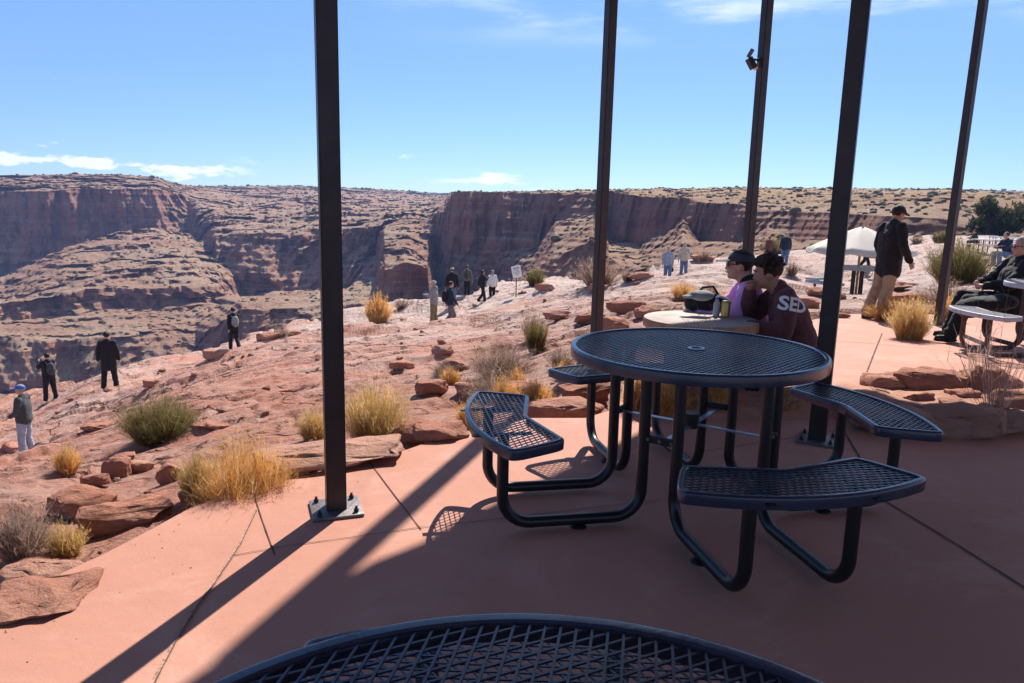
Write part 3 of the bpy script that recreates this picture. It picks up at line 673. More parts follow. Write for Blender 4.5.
def make_table(name, loc, rz, m_top, m_mesh, m_tube, label, cat='picnic table', hi=True, hang=None, detail=True):
    root = empty(name, loc); tag(root, label, cat)
    R_, Ht, Hs = .584, .760, .46
    # top
    bm = bmesh.new(); seg = 128
    circ = [Vector((R_*math.cos(2*math.pi*k/seg), R_*math.sin(2*math.pi*k/seg))) for k in range(seg)]
    rim_sweep(bm, circ, Ht, .050, .026); tp = bm_obj('table_rim', bm, m_top, root)
    bm = bmesh.new(); rr = R_-.014
    lattice(bm, lambda x, y: (x*x+y*y < rr*rr) & (x*x+y*y > .034**2), -rr, rr, -rr, rr, Ht-.006, ang=(hang if hang is not None else MESH_A))
    bm_obj('mesh_top', bm, m_mesh, root, False)
    bm = bmesh.new(); lathe(bm, [(.024, -.004), (.024, .0015), (.030, .003), (.040, .001), (.040, -.008), (.028, -.012)], (0, 0, Ht-.002), 32, closed=True); bm_obj('umbrella_ring', bm, M_BRACE if hi else m_top, root)
    # under-frame ribs below the mesh
    bm = bmesh.new()
    for a in (0, 90):
        a = rz+math.radians(a+45); box(bm, (0, 0, Ht-.026), (2*R_-.03, .03, .006), Matrix.Rotation(a, 3, 'Z'))
    bm_obj('top_support', bm, m_tube, root, False)
    corner = []
    for k in range(4):
        a = rz+k*math.pi/2; ol = dedupe(seat_outline(a)); d = Vector((math.cos(a), math.sin(a), 0)); n_ = Vector((-d.y, d.x, 0))
        bm = bmesh.new(); rim_sweep(bm, ol, Hs, .045, .022); st = bm_obj('seat', bm, m_top, root)
        inner = offset_poly(ol, .010); xs = [p.x for p in inner]; ys = [p.y for p in inner]
        bm = bmesh.new(); lattice(bm, poly_inside([(p.x, p.y) for p in inner]), min(xs), max(xs), min(ys), max(ys), Hs-.006, ang=a+math.radians(62) if hi else MESH_A)
        bm_obj('seat_mesh', bm, m_mesh, st, False)
        for s_ in (-1, 1): bm = bmesh.new(); box(bm, tuple(d*.95+n_*s_*.2+Vector((0, 0, Hs-.022))), (.26, .03, .006), Matrix.Rotation(a, 3, 'Z')); bm_obj('seat_bracket', bm, m_tube, st, False)
        for s_ in (-1, 1):
            o_ = n_*s_*.205; rt = .0255
            path = fillet([d*.315+o_+Vector((0, 0, Ht-.03)), d*.315+o_+Vector((0, 0, rt+.012)), d*.945+o_+Vector((0, 0, rt+.012)), d*.945+o_+Vector((0, 0, Hs-.025))], .125, 9)
            bm = bmesh.new(); tube(bm, path, rt, 14); leg = bm_obj('frame_leg', bm, m_tube, root)
        if detail:
            s_ = 1; bm = bmesh.new(); q = d*.60+n_*.205*(-1 if k in (0, 3) else 1)
            lathe(bm, [(.001, .012), (.022, .012), (.036, .005), (.038, .0)], (q.x+n_.x*.0, q.y, .0), 20); bm_obj('floor_foot', bm, M_BOLT, root)
            c1 = d*.315+n_*.205; a2 = a+math.pi/2; d2 = Vector((math.cos(a2), math.sin(a2), 0)); n2 = Vector((-d2.y, d2.x, 0)); c2 = d2*.315-n2*.205
            mid = (c1+c2)/2; an = math.atan2((c2-c1).y, (c2-c1).x)
            bm = bmesh.new(); box(bm, (mid.x, mid.y, .40), ((c2-c1).length+.03, .012, .035), Matrix.Rotation(an, 3, 'Z'), .003)
            cl = bm_obj('clamp_plate', bm, M_BOLT, root)
            md = mid.normalized()
            for tt in (-.36, 0, .36):
                q = mid+(c2-c1)*tt+md*.012; bm = bmesh.new()
                mx_ = Matrix.Translation((q.x, q.y, .40)) @ Vector((md.x, md.y, 0)).to_track_quat('Z', 'Y').to_matrix().to_4x4()
                bmesh.ops.create_cone(bm, cap_ends=True, segments=12, radius1=.010, radius2=.008, depth=.010, matrix=mx_); bm_obj('bolt', bm, M_GALV, cl)
            corner.append(mid)
    if detail:
        for i in (0, 1):
            a_, b_ = corner[i], corner[i+2]; an = math.atan2((b_-a_).y, (b_-a_).x); bm = bmesh.new()
            box(bm, (0, 0, .385+.008*i), ((b_-a_).length, .026, .006), Matrix.Rotation(an, 3, 'Z')); bm_obj('cross_brace', bm, M_BRACE, root, False)
        bm = bmesh.new(); bmesh.ops.create_cone(bm, cap_ends=True, segments=20, radius1=.036, radius2=.036, depth=.07, matrix=Matrix.Translation((0, 0, .41))); bm_obj('umbrella_socket', bm, M_BOLT, root)
    return root
make_table('round_picnic_table', (.861, 3.403, 0), math.radians(11), M_NAVY, M_NAVYMESH, M_BLACKTUBE, 'whole round dark blue mesh table with four curved seats on the patio', hang=math.radians(20))
make_table('round_picnic_table', (.037, .499, 0), math.radians(0), M_NAVY, M_NAVYMESH, M_BLACKTUBE, 'dark blue mesh table cut off by the bottom of the picture')
make_table('round_picnic_table', (5.80, 7.72, ppz(7.72)), math.radians(182), M_GREYSEAT, M_GREYSEAT, M_BROWNTUBE, 'pale grey round picnic table at the right edge, beside the reclining man in black', hang=.3, hi=False)

# floodlight on the thin post
hz_ = CAM_H + ray(752, 63)[2]/ray(752, 63)[1]*8.9; hx_ = ray(752, 63)[0]/ray(752, 63)[1]*8.9; px_ = P3[0]+P3[1]*(hz_-ppz(8.9))
root = empty('floodlight', (px_-.05, 8.86, hz_)); tag(root, 'small two-headed floodlight clamped to the left side of the thin post', 'floodlight')
bm = bmesh.new(); tube(bm, [(.0, 0, .02), (-.06, -.01, .03), (-.09, -.01, 0)], .014, 8); box(bm, (0, 0, 0), (.03, .07, .10)); bm_obj('bracket', bm, M_BOLT, root)
bm = bmesh.new(); rr_ = Euler((0, math.radians(-32), 0)).to_matrix(); box(bm, (-.10, -.02, -.015), (.055, .13, .13), rr_, .008); hd = bm_obj('lamp_housing', bm, M_BOLT, root)
bm = bmesh.new(); box(bm, (-.068, -.02, -.035), (.016, .115, .11), rr_, .004); bm_obj('lens', bm, M_CANVAS, hd)
bm = bmesh.new(); box(bm, (-.115, -.01, .095), (.045, .03, .10), Euler((0, math.radians(28), 0)).to_matrix(), .006); bm_obj('sensor', bm, M_GALV, root)

# round stone table the couple sits at
SX, SY = gp(701, 318, .60)[:2]; SZ = 0.0
root = empty('stone_table', (SX, SY, SZ)); tag(root, 'round pale stone-topped table behind the blue table, with bag and cans on it', 'table')
M_STONETOP = mat('pale_stone_top', (.36, .29, .25), .8, .12, 7, .3, 40, col2=(.50, .42, .37)); M_STONEEDGE = mat('orange_stone_edge', (.42, .23, .12), .8, .25, 16, .5, 40)
bm = bmesh.new(); lathe(bm, [(.001, .60), (.405, .60), (.418, .596)], seg=64); bm_obj('stone_top', bm, M_STONETOP, root)
bm = bmesh.new(); lathe(bm, [(.419, .5955), (.424, .585), (.424, .535), (.41, .53), (.001, .53)], seg=64); bm_obj('stone_edge', bm, M_STONEEDGE, root)
bm = bmesh.new(); lathe(bm, [(.001, .529), (.27, .529), (.25, .40), (.25, .1), (.29, 0), (.001, 0)], seg=40); bm_obj('pedestal', bm, M_RED, root)
# stone seat block under the couple
for nm, x_, y_, lb in (('stone_bench', SX+.42, SY+.42, 'low red stone block bench under the person in the maroon sweatshirt'), ('stone_bench', SX+.17, SY+.86, 'low red stone block bench under the person in the purple top')):
    bm = bmesh.new(); box(bm, (0, 0, .16), (.42, .40, .32), None, .03); bmesh.ops.subdivide_edges(bm, edges=bm.edges[:], cuts=2)
    for v in bm.verts: v.co += Vector((random.uniform(-1, 1), random.uniform(-1, 1), random.uniform(-.4, .4)))*.012
    o = bm_obj(nm, bm, M_RED); o.location = (x_, y_, 0); tag(o, lb, 'bench')

# rectangular grey picnic tables out on the flat rock
def rect_table(px, py, Y, rz, w, label, first=None):
    v = ray(px, py); x = v[0]/v[1]*Y; z = gz(x, Y)
    if first is None:
        root = empty('long_picnic_table', (x, Y, z), rz)
        bm = bmesh.new(); box(bm, (0, 0, .74), (1.9, .75, .05), None, .008); bm_obj('table_top', bm, M_GREYSEAT, root)
        for s_ in (-1, 1):
            bm = bmesh.new(); box(bm, (0, s_*.72, .45), (1.9, .26, .05), None, .008); bm_obj('bench_seat', bm, M_GREYSEAT, root)
            bm = bmesh.new(); X_ = s_*.62; tube(bm, fillet([(X_, -.72, .42), (X_, -.72, .04), (X_, .72, .04), (X_, .72, .42)], .08, 4), .03, 8); tube(bm, [(X_, -.22, .04), (X_, -.22, .72)], .03, 8); tube(bm, [(X_, .22, .04), (X_, .22, .72)], .03, 8)
            bm_obj('frame_leg', bm, M_BROWNTUBE, root)
    else:
        root = copy_tree(first); root.location = (x, Y, z); root.rotation_euler = (0, 0, rz)
    tag(root, label, 'picnic table', 'grey picnic tables on the flat rock'); return root
rt = rect_table(888, 262, 38, .25, 1, 'small grey picnic table just right of the standing man in black')
rect_table(992, 254, 40, -.1, 1, 'nearest of the grey picnic tables below the dark junipers', rt)
rect_table(1006, 246, 50, .1, 1, 'middle grey picnic table in front of the dark juniper', rt)
rect_table(983, 243, 60, 0, 1, 'grey picnic table with the person in the dark hat sitting at it', rt)
rect_table(1045, 243, 58, .3, 1, 'grey picnic table farthest right below the dark juniper', rt)

# umbrella and the grey round table it stands in
UY = 15.6; UX = ray(855, 300)[0]/ray(855, 300)[1]*UY; UZ = gz(UX, UY); UR = 50*UY/FP
root = empty('market_umbrella', (UX, UY, UZ)); tag(root, 'cream canvas umbrella open on a wooden pole beside the standing man in black', 'umbrella')
topz = CAM_H + ray(857, 226)[2]/ray(857, 226)[1]*UY - UZ; brz = CAM_H + ray(857, 250)[2]/ray(857, 250)[1]*UY - UZ
bm = bmesh.new(); tube(bm, [(0, 0, 0), (0, 0, topz+.04)], .025, 10); bm_obj('pole', bm, M_WOODP, root)
bm = bmesh.new(); nr = 8; rings = []
for j in range(7):
    u = j/6; ring = []
    for k in range(nr*6):
        a = 2*math.pi*k/(nr*6); sc = (k % 6)/6; sag = math.sin(sc*math.pi)
        R_ = UR*1.02*u*(1-.06*sag*u); ring.append(bm.verts.new((R_*math.cos(a+.2), R_*math.sin(a+.2), topz-(topz-brz)*(u**1.12)-.05*sag*u)))
    rings.append(ring)
for a, b in zip(rings[:-1], rings[1:]):
    for k in range(nr*6): bm.faces.new((a[k], a[(k+1) % (nr*6)], b[(k+1) % (nr*6)], b[k]))
cn = bm_obj('canopy', bm, M_CANVAS, root); md_ = cn.modifiers.new('thickness', 'SOLIDIFY'); md_.thickness = .006
bm = bmesh.new()
vr = [[bm.verts.new((UR*1.023*q*(1-.06*math.sin((k % 6)/6*math.pi)*q)*math.cos(2*math.pi*k/48+.2), UR*1.023*q*(1-.06*math.sin((k % 6)/6*math.pi)*q)*math.sin(2*math.pi*k/48+.2), brz-.05*math.sin((k % 6)/6*math.pi)+dz)) for k in range(48)] for q, dz in ((1, .0), (1.004, -.045))]
for k in range(48): bm.faces.new((vr[0][k], vr[0][(k+1) % 48], vr[1][(k+1) % 48], vr[1][k]))
vl = bm_obj('valance', bm, M_CANVAS, cn); md_ = vl.modifiers.new('thickness', 'SOLIDIFY'); md_.thickness = .006
for k in range(8):
    a = 2*math.pi*k/8+.2; bm = bmesh.new(); tube(bm, [(.03*math.cos(a), .03*math.sin(a), topz-.42), (UR*.52*math.cos(a), UR*.52*math.sin(a), topz-(topz-brz)*.46-.03)], .010, 6)
    tube(bm, [(.05*math.cos(a), .05*math.sin(a), topz-.03), (UR*math.cos(a), UR*math.sin(a), brz-.012)], .010, 6); bm_obj('rib', bm, M_WOODP, root)
make_table('round_picnic_table', (UX, UY, UZ), .4, M_GREYSEAT, M_GREYSEAT, M_BROWNTUBE, 'pale grey round picnic table under the cream umbrella', hang=.3, hi=False, detail=False)

# notice sign and marker post near the rim
h_ = hit(516, 297); sx_, sy_ = h_[0], h_[1]; root = empty('notice_sign', (sx_, sy_, gz(sx_, sy_)), .12); tag(root, 'small white notice board on a thin post near the canyon rim', 'sign')
bm = bmesh.new(); tube(bm, [(0, 0, -.1), (0, 0, 1.25)], .022, 8); bm_obj('sign_post', bm, M_BROWNTUBE, root)
bm = bmesh.new(); box(bm, (0, -.03, 1.14), (.42, .018, .52), Euler((0, math.radians(-12), 0)).to_matrix(), .004); pn = bm_obj('panel', bm, M_WHITE, root)
bm = bmesh.new(); R3 = Euler((0, math.radians(-12), 0)).to_matrix()
for i, w_ in enumerate((.28, .30, .22, .30, .26, .18)): 
    q = R3 @ Vector((0, 0, .17-.06*i)); box(bm, (q.x, -.0415, 1.14+q.z), (w_, .003, .018 if i else .04), R3)
bm_obj('printed_lines', bm, M_GALV, pn)
h_ = hit(789, 254); o = None
bm = bmesh.new(); box(bm, (0, 0, .45), (.10, .04, 1.0), None, .01); o = bm_obj('marker_post', bm, M_GREYSEAT); o.location = (h_[0], h_[1], h_[2]); tag(o, 'thin pale marker post on the rim right of the walker in the navy jacket', 'marker post')
# ---------------------------------------------------------------- rocks
def rock_mesh(dims, seed, sub=3, flat=.0):
    rnd = random.Random(seed); bm = bmesh.new()
    for i in range(22):
        v = Vector((rnd.uniform(-1, 1), rnd.uniform(-1, 1), rnd.uniform(-1, 1))); m_ = max(abs(v.x), abs(v.y), abs(v.z)); v /= m_; v = v.lerp(v.normalized(), .35)*rnd.uniform(.86, 1.0); bm.verts.new(v*.5)
    bmesh.ops.convex_hull(bm, input=bm.verts[:])
    for v in [v for v in bm.verts if not v.link_faces]: bm.verts.remove(v)
    bmesh.ops.bevel(bm, geom=bm.edges[:], offset=.018, segments=1, affect='EDGES')
    bmesh.ops.triangulate(bm, faces=bm.faces[:])
    if flat:
        for v in bm.verts:
            if v.co.z > flat: v.co.z = flat+(v.co.z-flat)*.2
    bmesh.ops.subdivide_edges(bm, edges=bm.edges[:], cuts=sub, use_grid_fill=True)
    bm.normal_update(); co = np.array([v.co[:] for v in bm.verts]); D_ = np.array(dims); q = co*D_; s_ = max(dims)
    n1 = fbm(q[:, 0]/s_*3.2+seed, q[:, 1]/s_*3.2, q[:, 2]/s_*6, o=4, s=seed % 97)*.085 + fbm(q[:, 0]/s_*9, q[:, 1]/s_*9+seed, q[:, 2]/s_*26, o=3, s=3+seed % 91)*.028
    lay = (terr(q[:, 2]/s_*9+fbm(q[:, 0]/s_*2, q[:, 1]/s_*2, o=2, s=7), .3)-q[:, 2]/s_*9)*.030
    for v, a, b in zip(bm.verts, n1, lay):
        nn = v.normal; v.co = Vector((v.co.x*dims[0], v.co.y*dims[1], v.co.z*dims[2])) + nn*(a*1.1)*s_*.8 + Vector((nn.x, nn.y, 0))*b*s_
    me = bpy.data.meshes.new('rock'); bm.to_mesh(me); bm.free(); return me
def rock(px, py, w_px, dims, seed, label, rz=0.0, sink=.25, name='boulder', Y=None, flat=0.0, tilt=(0, 0), group=None, z=None):
    """px,py = where its foot shows; w_px = its width in the photograph"""
    h_ = hit(px, py) if Y is None else np.array([ray(px, py)[0]/ray(px, py)[1]*Y, Y, CAM_H+ray(px, py)[2]/ray(px, py)[1]*Y])
    dist = (h_[1]*CF[1]+(h_[2]-CAM_H)*CF[2]); W_ = w_px*dist/FP; d = [W_, W_*dims[1], W_*dims[2]]
    me = rock_mesh(d, seed, 3, flat); o = link_mesh(name, me, M_RED, None, True)
    o.location = (h_[0], h_[1]+d[1]*.40, (h_[2] if z is None else z)+d[2]*(.5-sink)); o.rotation_euler = (tilt[0], tilt[1], rz)
    tag(o, label, 'rock', group); return o
G1 = 'boulders and slabs edging the patio'
rock(325, 482, 172, (1, .40, .14), 11, 'long flat red slab curbing the patio behind the left post', .33, .2, 'rock_slab', flat=.34, group=G1, Y=3.72, z=.0)
rock(72, 522, 62, (1, .8, .62), 12, 'squarish red boulder left of the longest boulder, beside the dry bush at the left edge', .1, .2, group=G1)
rock(118, 532, 92, (1, .45, .36), 13, 'longest low red boulder just left of the patio edge', .45, .2, group=G1)
rock(92, 487, 30, (1, .7, .5), 14, 'small dark red block right behind the squarish boulder', .5, .2, group=G1)
rock(112, 480, 30, (1, .8, .9), 15, 'upright rounded red stone behind the two big boulders at left', .2, .2, group=G1)
rock(134, 474, 34, (1, .6, .42), 16, 'flat-topped red block right of the upright rounded stone', .0, .2, group=G1)
rock(166, 484, 26, (1, .7, .9), 17, 'wedge-shaped red stone left of the orange bush', .6, .2, group=G1)
rock(193, 503, 36, (1, .7, .5), 18, 'low dark red stone at the foot of the orange bush by the patio', .2, .3, group=G1)
rock(20, 622, 120, (1, .9, .12), 19, 'big flat red slab in the bottom left corner beside the patio', .2, .2, 'rock_slab', flat=.3, group=G1)
rock(30, 585, 85, (1, .5, .16), 20, 'flat red slab touching the left edge above the corner slab', .1, .3, 'rock_slab', flat=.3, group=G1)
rock(560, 428, 98, (1, .55, .30), 21, 'pink slab-like boulder between two left seats of the blue table', -.15, .2, group=G1, Y=5.0)
rock(520, 402, 46, (1, .7, .5), 22, 'pale pink boulder behind the orange grass tufts left of the blue table', .2, .25, group=G1)
rock(588, 400, 60, (1, .6, .45), 23, 'pinkish boulder directly under the far left seat of the blue table', .4, .25, group=G1)
rock(412, 445, 56, (1, .7, .5), 24, 'dark-faced rough red boulder right of the twiggy bush by the left post', .3, .25, group=G1)
rock(440, 442, 60, (1, .7, .35), 25, 'broad pinkish boulder sloping to the patio left of the curved seat', .2, .3, group=G1)
# rock bed between the shaded patio and the sunlit patio
G2 = 'rocks of the bed right of the blue table'
for a in [(905,436,95,(1,.55,.36),31,'long wedge of red rock in shade, directly behind the right seat'),(975,440,90,(1,.5,.40),32,'dark angular rock in the shade at the front of the bed near the right edge'),
 (1022,436,60,(1,.6,.45),33,'dark rock at the front of the bed cut by the right edge'),(892,396,58,(1,.7,.38),34,'flat orange rock at the left end of the bed beside the concrete joint'),
 (936,398,78,(1,.7,.36),35,'broad sunlit orange rock in the back of the bed'),(1000,404,48,(1,.8,.85),36,'tallest pointed red rock of the bed under the bare twigs'),
 (968,408,40,(1,.8,.5),37,'small orange rock between the broad rock and the pointed rock'),(1016,418,44,(1,.7,.7),38,'rounded dark rock leaning on the pointed rock at the right edge'),
 (860,412,40,(1,.6,.45),39,'pinkish rock in front of the flat orange rock'),(996,424,34,(1,.8,.6),40,'small red cobble near the rounded dark rock'),
 (768,416,74,(1,.5,.36),41,'low red rock behind the blue table between its legs'),(724,410,60,(1,.6,.35),42,'low red rock seen between the left legs of the blue table'),
 (824,413,60,(1,.5,.34),43,'low red rock just behind the thickest post'),(872,424,38,(1,.7,.6),44,'dark broken block left of the long wedge rock'),(942,428,36,(1,.8,.7),45,'dark broken block between the long wedge and the dark angular rock'),
 (922,408,30,(1,.8,.6),46,'small jagged red stone on the soil above the long wedge rock'),(982,396,34,(1,.7,.8),47,'jagged red stone right behind the pointed rock'),(1012,398,30,(1,.8,.9),48,'tilted red slab behind the bare twigs at the right edge'),(880,404,26,(1,.8,.6),49,'small pale red stone in front of the flat orange rock'),(956,414,26,(1,.9,.7),50,'small dark stone at the foot of the pointed rock')]:
    rock(a[0], a[1], a[2], a[3], a[4], a[5], random.Random(a[4]).uniform(-.3, .3), .12, group=G2)
bm = bmesh.new()       # soil heaped in the bed
bx0, bx1 = gp(625, 415), gp(1100, 425)
nn_ = 60; gv = []
for i in range(nn_+1):
    row = []
    for j in range(13):
        u, w_ = i/nn_, j/12; px = 630+(1120-630)*u; yb = 416+14*u+4*math.sin(u*9); yt = 388-6*u+4*math.sin(u*7+1)
        p = gp(px, yb+(yt-yb)*w_); zz = .11*math.sin(math.pi*w_)**.6*min(1, u*8+.2)*(.8+.4*float(fbm(p[0]*3, p[1]*3, o=3)))-.01
        row.append(bm.verts.new((p[0], p[1], zz)))
    gv.append(row)
for i in range(nn_):
    for j in range(12): bm.faces.new((gv[i][j], gv[i+1][j], gv[i+1][j+1], gv[i][j+1]))
o = bm_obj('planting_bed', bm, M_SOIL); tag(o, kind='structure')
# bench rocks one can tell apart
G3 = 'rocks and ledges on the sunlit bench'
for a in [(205,432,44,(1,.5,.2),51,'thin ledge slab just right of the green shrub on the left'),(648,318,30,(1,.6,.5),52,'dark red block beside the second post, above the stone table'),(628,312,44,(1,.6,.35),53,'dark-faced red ledge block left of the stone table'),
 (612,333,40,(1,.7,.5),54,'red block just right of the second post foot'),(668,334,40,(1,.7,.4),55,'flat red block behind the left rim of the stone table'),(590,322,30,(1,.7,.5),56,'dark red block left of the second post'),
 (560,320,36,(1,.7,.3),57,'low red ledge right of the small yellow-green bush'),(442,355,24,(1,.7,.45),58,'small dark red block below the man with the backpack'),(400,370,26,(1,.7,.4),59,'small dark red block right of the left post, mid bench'),
 (455,372,30,(1,.7,.5),60,'dark rock left of the grey twiggy shrub'),(500,352,26,(1,.7,.5),61,'pink rock at the left foot of the yellow-green bush'),(430,395,36,(1,.7,.5),62,'rough red rock right of the twiggy bush, away from the patio'),
 (836,318,30,(1,.5,.25),63,'low red ledge at the far edge of the sunlit patio'),(905,292,36,(1,.6,.3),64,'flat stepping ledge right of the standing man'),(912,304,44,(1,.6,.28),65,'lowest stepping ledge right of the standing man'),
 (830,298,40,(1,.5,.3),66,'reddish ledge block right of the maroon sweatshirt'),(806,308,34,(1,.7,.4),67,'small orange block close behind the maroon sweatshirt'),(292,336,18,(1,.7,.4),68,'tiny rim rock by the low reddish bush left of the left post'),
 (215,360,30,(1,.5,.4),69,'red rim block right behind the walker with the grey backpack'),(150,388,18,(1,.7,.5),70,'small dark stone right of the man in the long black coat'),(268,340,26,(1,.6,.35),71,'flat rim slab left of the left post'),
 (8,452,26,(1,.6,.35),72,'red stone at the left edge near the man in the blue cap'),(600,292,22,(1,.6,.5),73,'small rock behind the second post'),(545,292,20,(1,.7,.5),74,'small pink rock right of the white sign'),
 (640,280,34,(1,.6,.3),75,'pale rim slab left of the couple of walkers'),(705,262,30,(1,.6,.35),76,'pale rim slab right of the beige-hooded walker'),(98,430,40,(1,.5,.2),77,'thin dark ledge left of the green shrub'),(120,462,26,(1,.7,.35),78,'flat red stone behind the small orange tuft'),
 (295,475,40,(1,.6,.3),79,'red stone between the orange bush and the long slab'),(470,398,34,(1,.7,.5),80,'dark red rock in the twigs left of the curved seat')]:
    rock(a[0], a[1], a[2], a[3], a[4], a[5], random.Random(a[4]).uniform(-.6, .6), .25, group=G3)
# loose stones: individual copies of a few shapes
protos = [rock_mesh((1, r2, r3), 200+i, 1) for i, (r2, r3) in enumerate([(.7, .45), (.8, .6), (.6, .3), (.9, .4), (.5, .5), (.75, .22)])]
for me in protos:
    me.materials.append(M_RED); me.polygons.foreach_set('use_smooth', [True]*len(me.polygons))
rnd = random.Random(44); ns = 0
while ns < 120:
    px = rnd.uniform(-20, 1040); py = rnd.uniform(262, 610)
    rim_y = np.interp(px, [0, 101, 202, 323, 407, 501, 626, 758, 900, 1024], [398, 377, 354, 322, 304, 284, 280, 258, 244, 244])
    if py < rim_y+4: continue
    if rnd.random() > math.exp(-(py-rim_y)/160): continue
    h_ = hit(px, py)
    if pat_sd(np.array([h_[0]]), np.array([h_[1]]))[0] < .12 or h_[1] > 70: continue
    s_ = rnd.uniform(2.5, 9)*(h_[1])/FP*rnd.choice([.6, 1, 1.3]); o = bpy.data.objects.new('loose_stone', rnd.choice(protos)); COL.objects.link(o)
    o.location = (h_[0], h_[1], h_[2]+s_*.08); o.scale = (s_, s_, s_); o.rotation_euler = (rnd.uniform(-.2, .2), rnd.uniform(-.2, .2), rnd.uniform(0, 6.28))
    tag(o, 'small loose red stone scattered on the sunlit rock bench', 'stone', 'loose stones on the bench'); ns += 1

# ---------------------------------------------------------------- shrubs and grass
def blades(n, R_, Hh, mats, seed, base=.35, w=.004, curl=.3, up=1.0, branch=0, droop=0.0, segs=4, parent=None):
    """a clump of thin blades / stems fanning out of a base of radius base*R; returns a mesh with face materials"""
    rs = np.random.RandomState(seed); vs_, fs, mi = [], [], []
    for i in range(n):
        a = rs.uniform(0, 6.283); u = math.sqrt(rs.rand()); bx, by = math.cos(a)*u*R_*base, math.sin(a)*u*R_*base
        ta = a+rs.normal(0, .5); tilt = u*1.0+rs.normal(0, .32); ln = Hh*rs.uniform(.35, 1.05)*(1-.30*u)*(1+.18*math.sin(3*a+seed))
        out_ = R_*(1-base)*rs.uniform(.3, 1.0)*min(1.2, abs(tilt)); ww = w*rs.uniform(.6, 1.4)
        P_ = []; wob = rs.normal(0, .11*R_, 2)
        for k in range(segs+1):
            t = k/segs; P_.append((bx+math.cos(ta)*out_*(t**(1+curl))+wob[0]*t*t, by+math.sin(ta)*out_*(t**(1+curl))+wob[1]*t*t, ln*(t-droop*t*t*abs(tilt))))
        pa = rs.uniform(0, 3.14); dx, dy = math.cos(pa)*ww, math.sin(pa)*ww; b0 = len(vs_)
        for k, p in enumerate(P_):
            f_ = 1-.75*k/segs; vs_ += [(p[0]-dx*f_, p[1]-dy*f_, p[2]), (p[0]+dx*f_, p[1]+dy*f_, p[2])]
        m_ = rs.choice(len(mats), p=[.38, .30, .20, .12] if len(mats) == 4 else None)
        for k in range(segs): fs.append((b0+2*k, b0+2*k+1, b0+2*k+3, b0+2*k+2)); mi.append(m_)
        for b_ in range(branch):
            k = rs.randint(max(1, segs//2), segs+1); p = P_[k]; q = (p[0]+rs.normal(0, .10*R_), p[1]+rs.normal(0, .10*R_), p[2]+abs(rs.normal(.06, .06))*Hh); b0 = len(vs_); f_ = .6
            vs_ += [(p[0]-dx*f_, p[1]-dy*f_, p[2]), (p[0]+dx*f_, p[1]+dy*f_, p[2]), (q[0]+dx*.2, q[1]+dy*.2, q[2])]; fs.append((b0, b0+1, b0+2)); mi.append(m_)
    me = bpy.data.meshes.new('foliage'); me.from_pydata(vs_, [], fs)
    for m_ in mats: me.materials.append(m_)
    me.polygons.foreach_set('material_index', mi); return me
BCACHE = {}
def bush(name, px, py, w_px, h_px, kind, seed, label, Y=None, group='desert bushes and grasses', cat='bush', z=None):
    h_ = hit(px, py) if Y is None else np.array([ray(px, py)[0]/ray(px, py)[1]*Y, Y, CAM_H+ray(px, py)[2]/ray(px, py)[1]*Y])
    dist = h_[1]*CF[1]+(h_[2]-CAM_H)*CF[2]; R_ = w_px*dist/FP/2*(1.06 if kind != 'dry' else 1.2); Hh = h_px*dist/FP*1.02; pxs = dist/FP
    h_[1] += R_*.3
    if Y is None and z is None: h_[2] = gz(h_[0], h_[1]) if pat_sd(np.array([h_[0]]), np.array([h_[1]]))[0] > 0 else h_[2]
    wv = max(.0016, pxs*.30)
    K_ = dict(straw=(M_STRAW, 2600, dict(curl=.35, droop=.18, branch=6, base=.5)), yellow=(M_YEL, 1800, dict(curl=.25, droop=.08, branch=7, base=.45)), olive=(M_OLIVE, 1900, dict(curl=.1, branch=9, base=.5)),
              dry=(M_DRY, 800, dict(curl=.1, branch=9, base=.35, droop=.1)), dark=(M_DARKG, 1500, dict(curl=.1, branch=5)), twig=([M_DRY[0], M_DRY[2], M_DRY[2], M_DRY[1]], 46, dict(curl=.1, branch=5, base=.1, segs=7)))
    ms, n_, kw = K_[kind]; n_ = int(n_*min(1.0, max(.25, (w_px*h_px)/3500.0)) * (1 if kind != 'twig' else 1)) if kind != 'twig' else n_
    kw = dict(kw); kw.setdefault('base', .38)
    root = empty(name, (h_[0], h_[1], h_[2]-.01)); tag(root, label, cat, group)
    me = blades(n_, R_, Hh, ms, seed, w=wv*(1.3 if kind == 'twig' else 1), **kw); o = bpy.data.objects.new('foliage', me); COL.objects.link(o); o.parent = root
    rs = random.Random(seed); bm = bmesh.new()
    for i in range(7):
        a = rs.uniform(0, 6.28); tube(bm, [(R_*.05*math.cos(a), R_*.05*math.sin(a), -.03), (R_*.16*math.cos(a), R_*.16*math.sin(a), Hh*.25), (R_*.38*math.cos(a+.2), R_*.38*math.sin(a+.2), Hh*.55)], [(.5 if kind == 'twig' else 1)*q_ for q_ in (max(.004, R_*.022), max(.003, R_*.015), max(.002, R_*.006))], 6)
    bm_obj('stems', bm, M_DRY[2 if kind == 'twig' else 3], root); return root
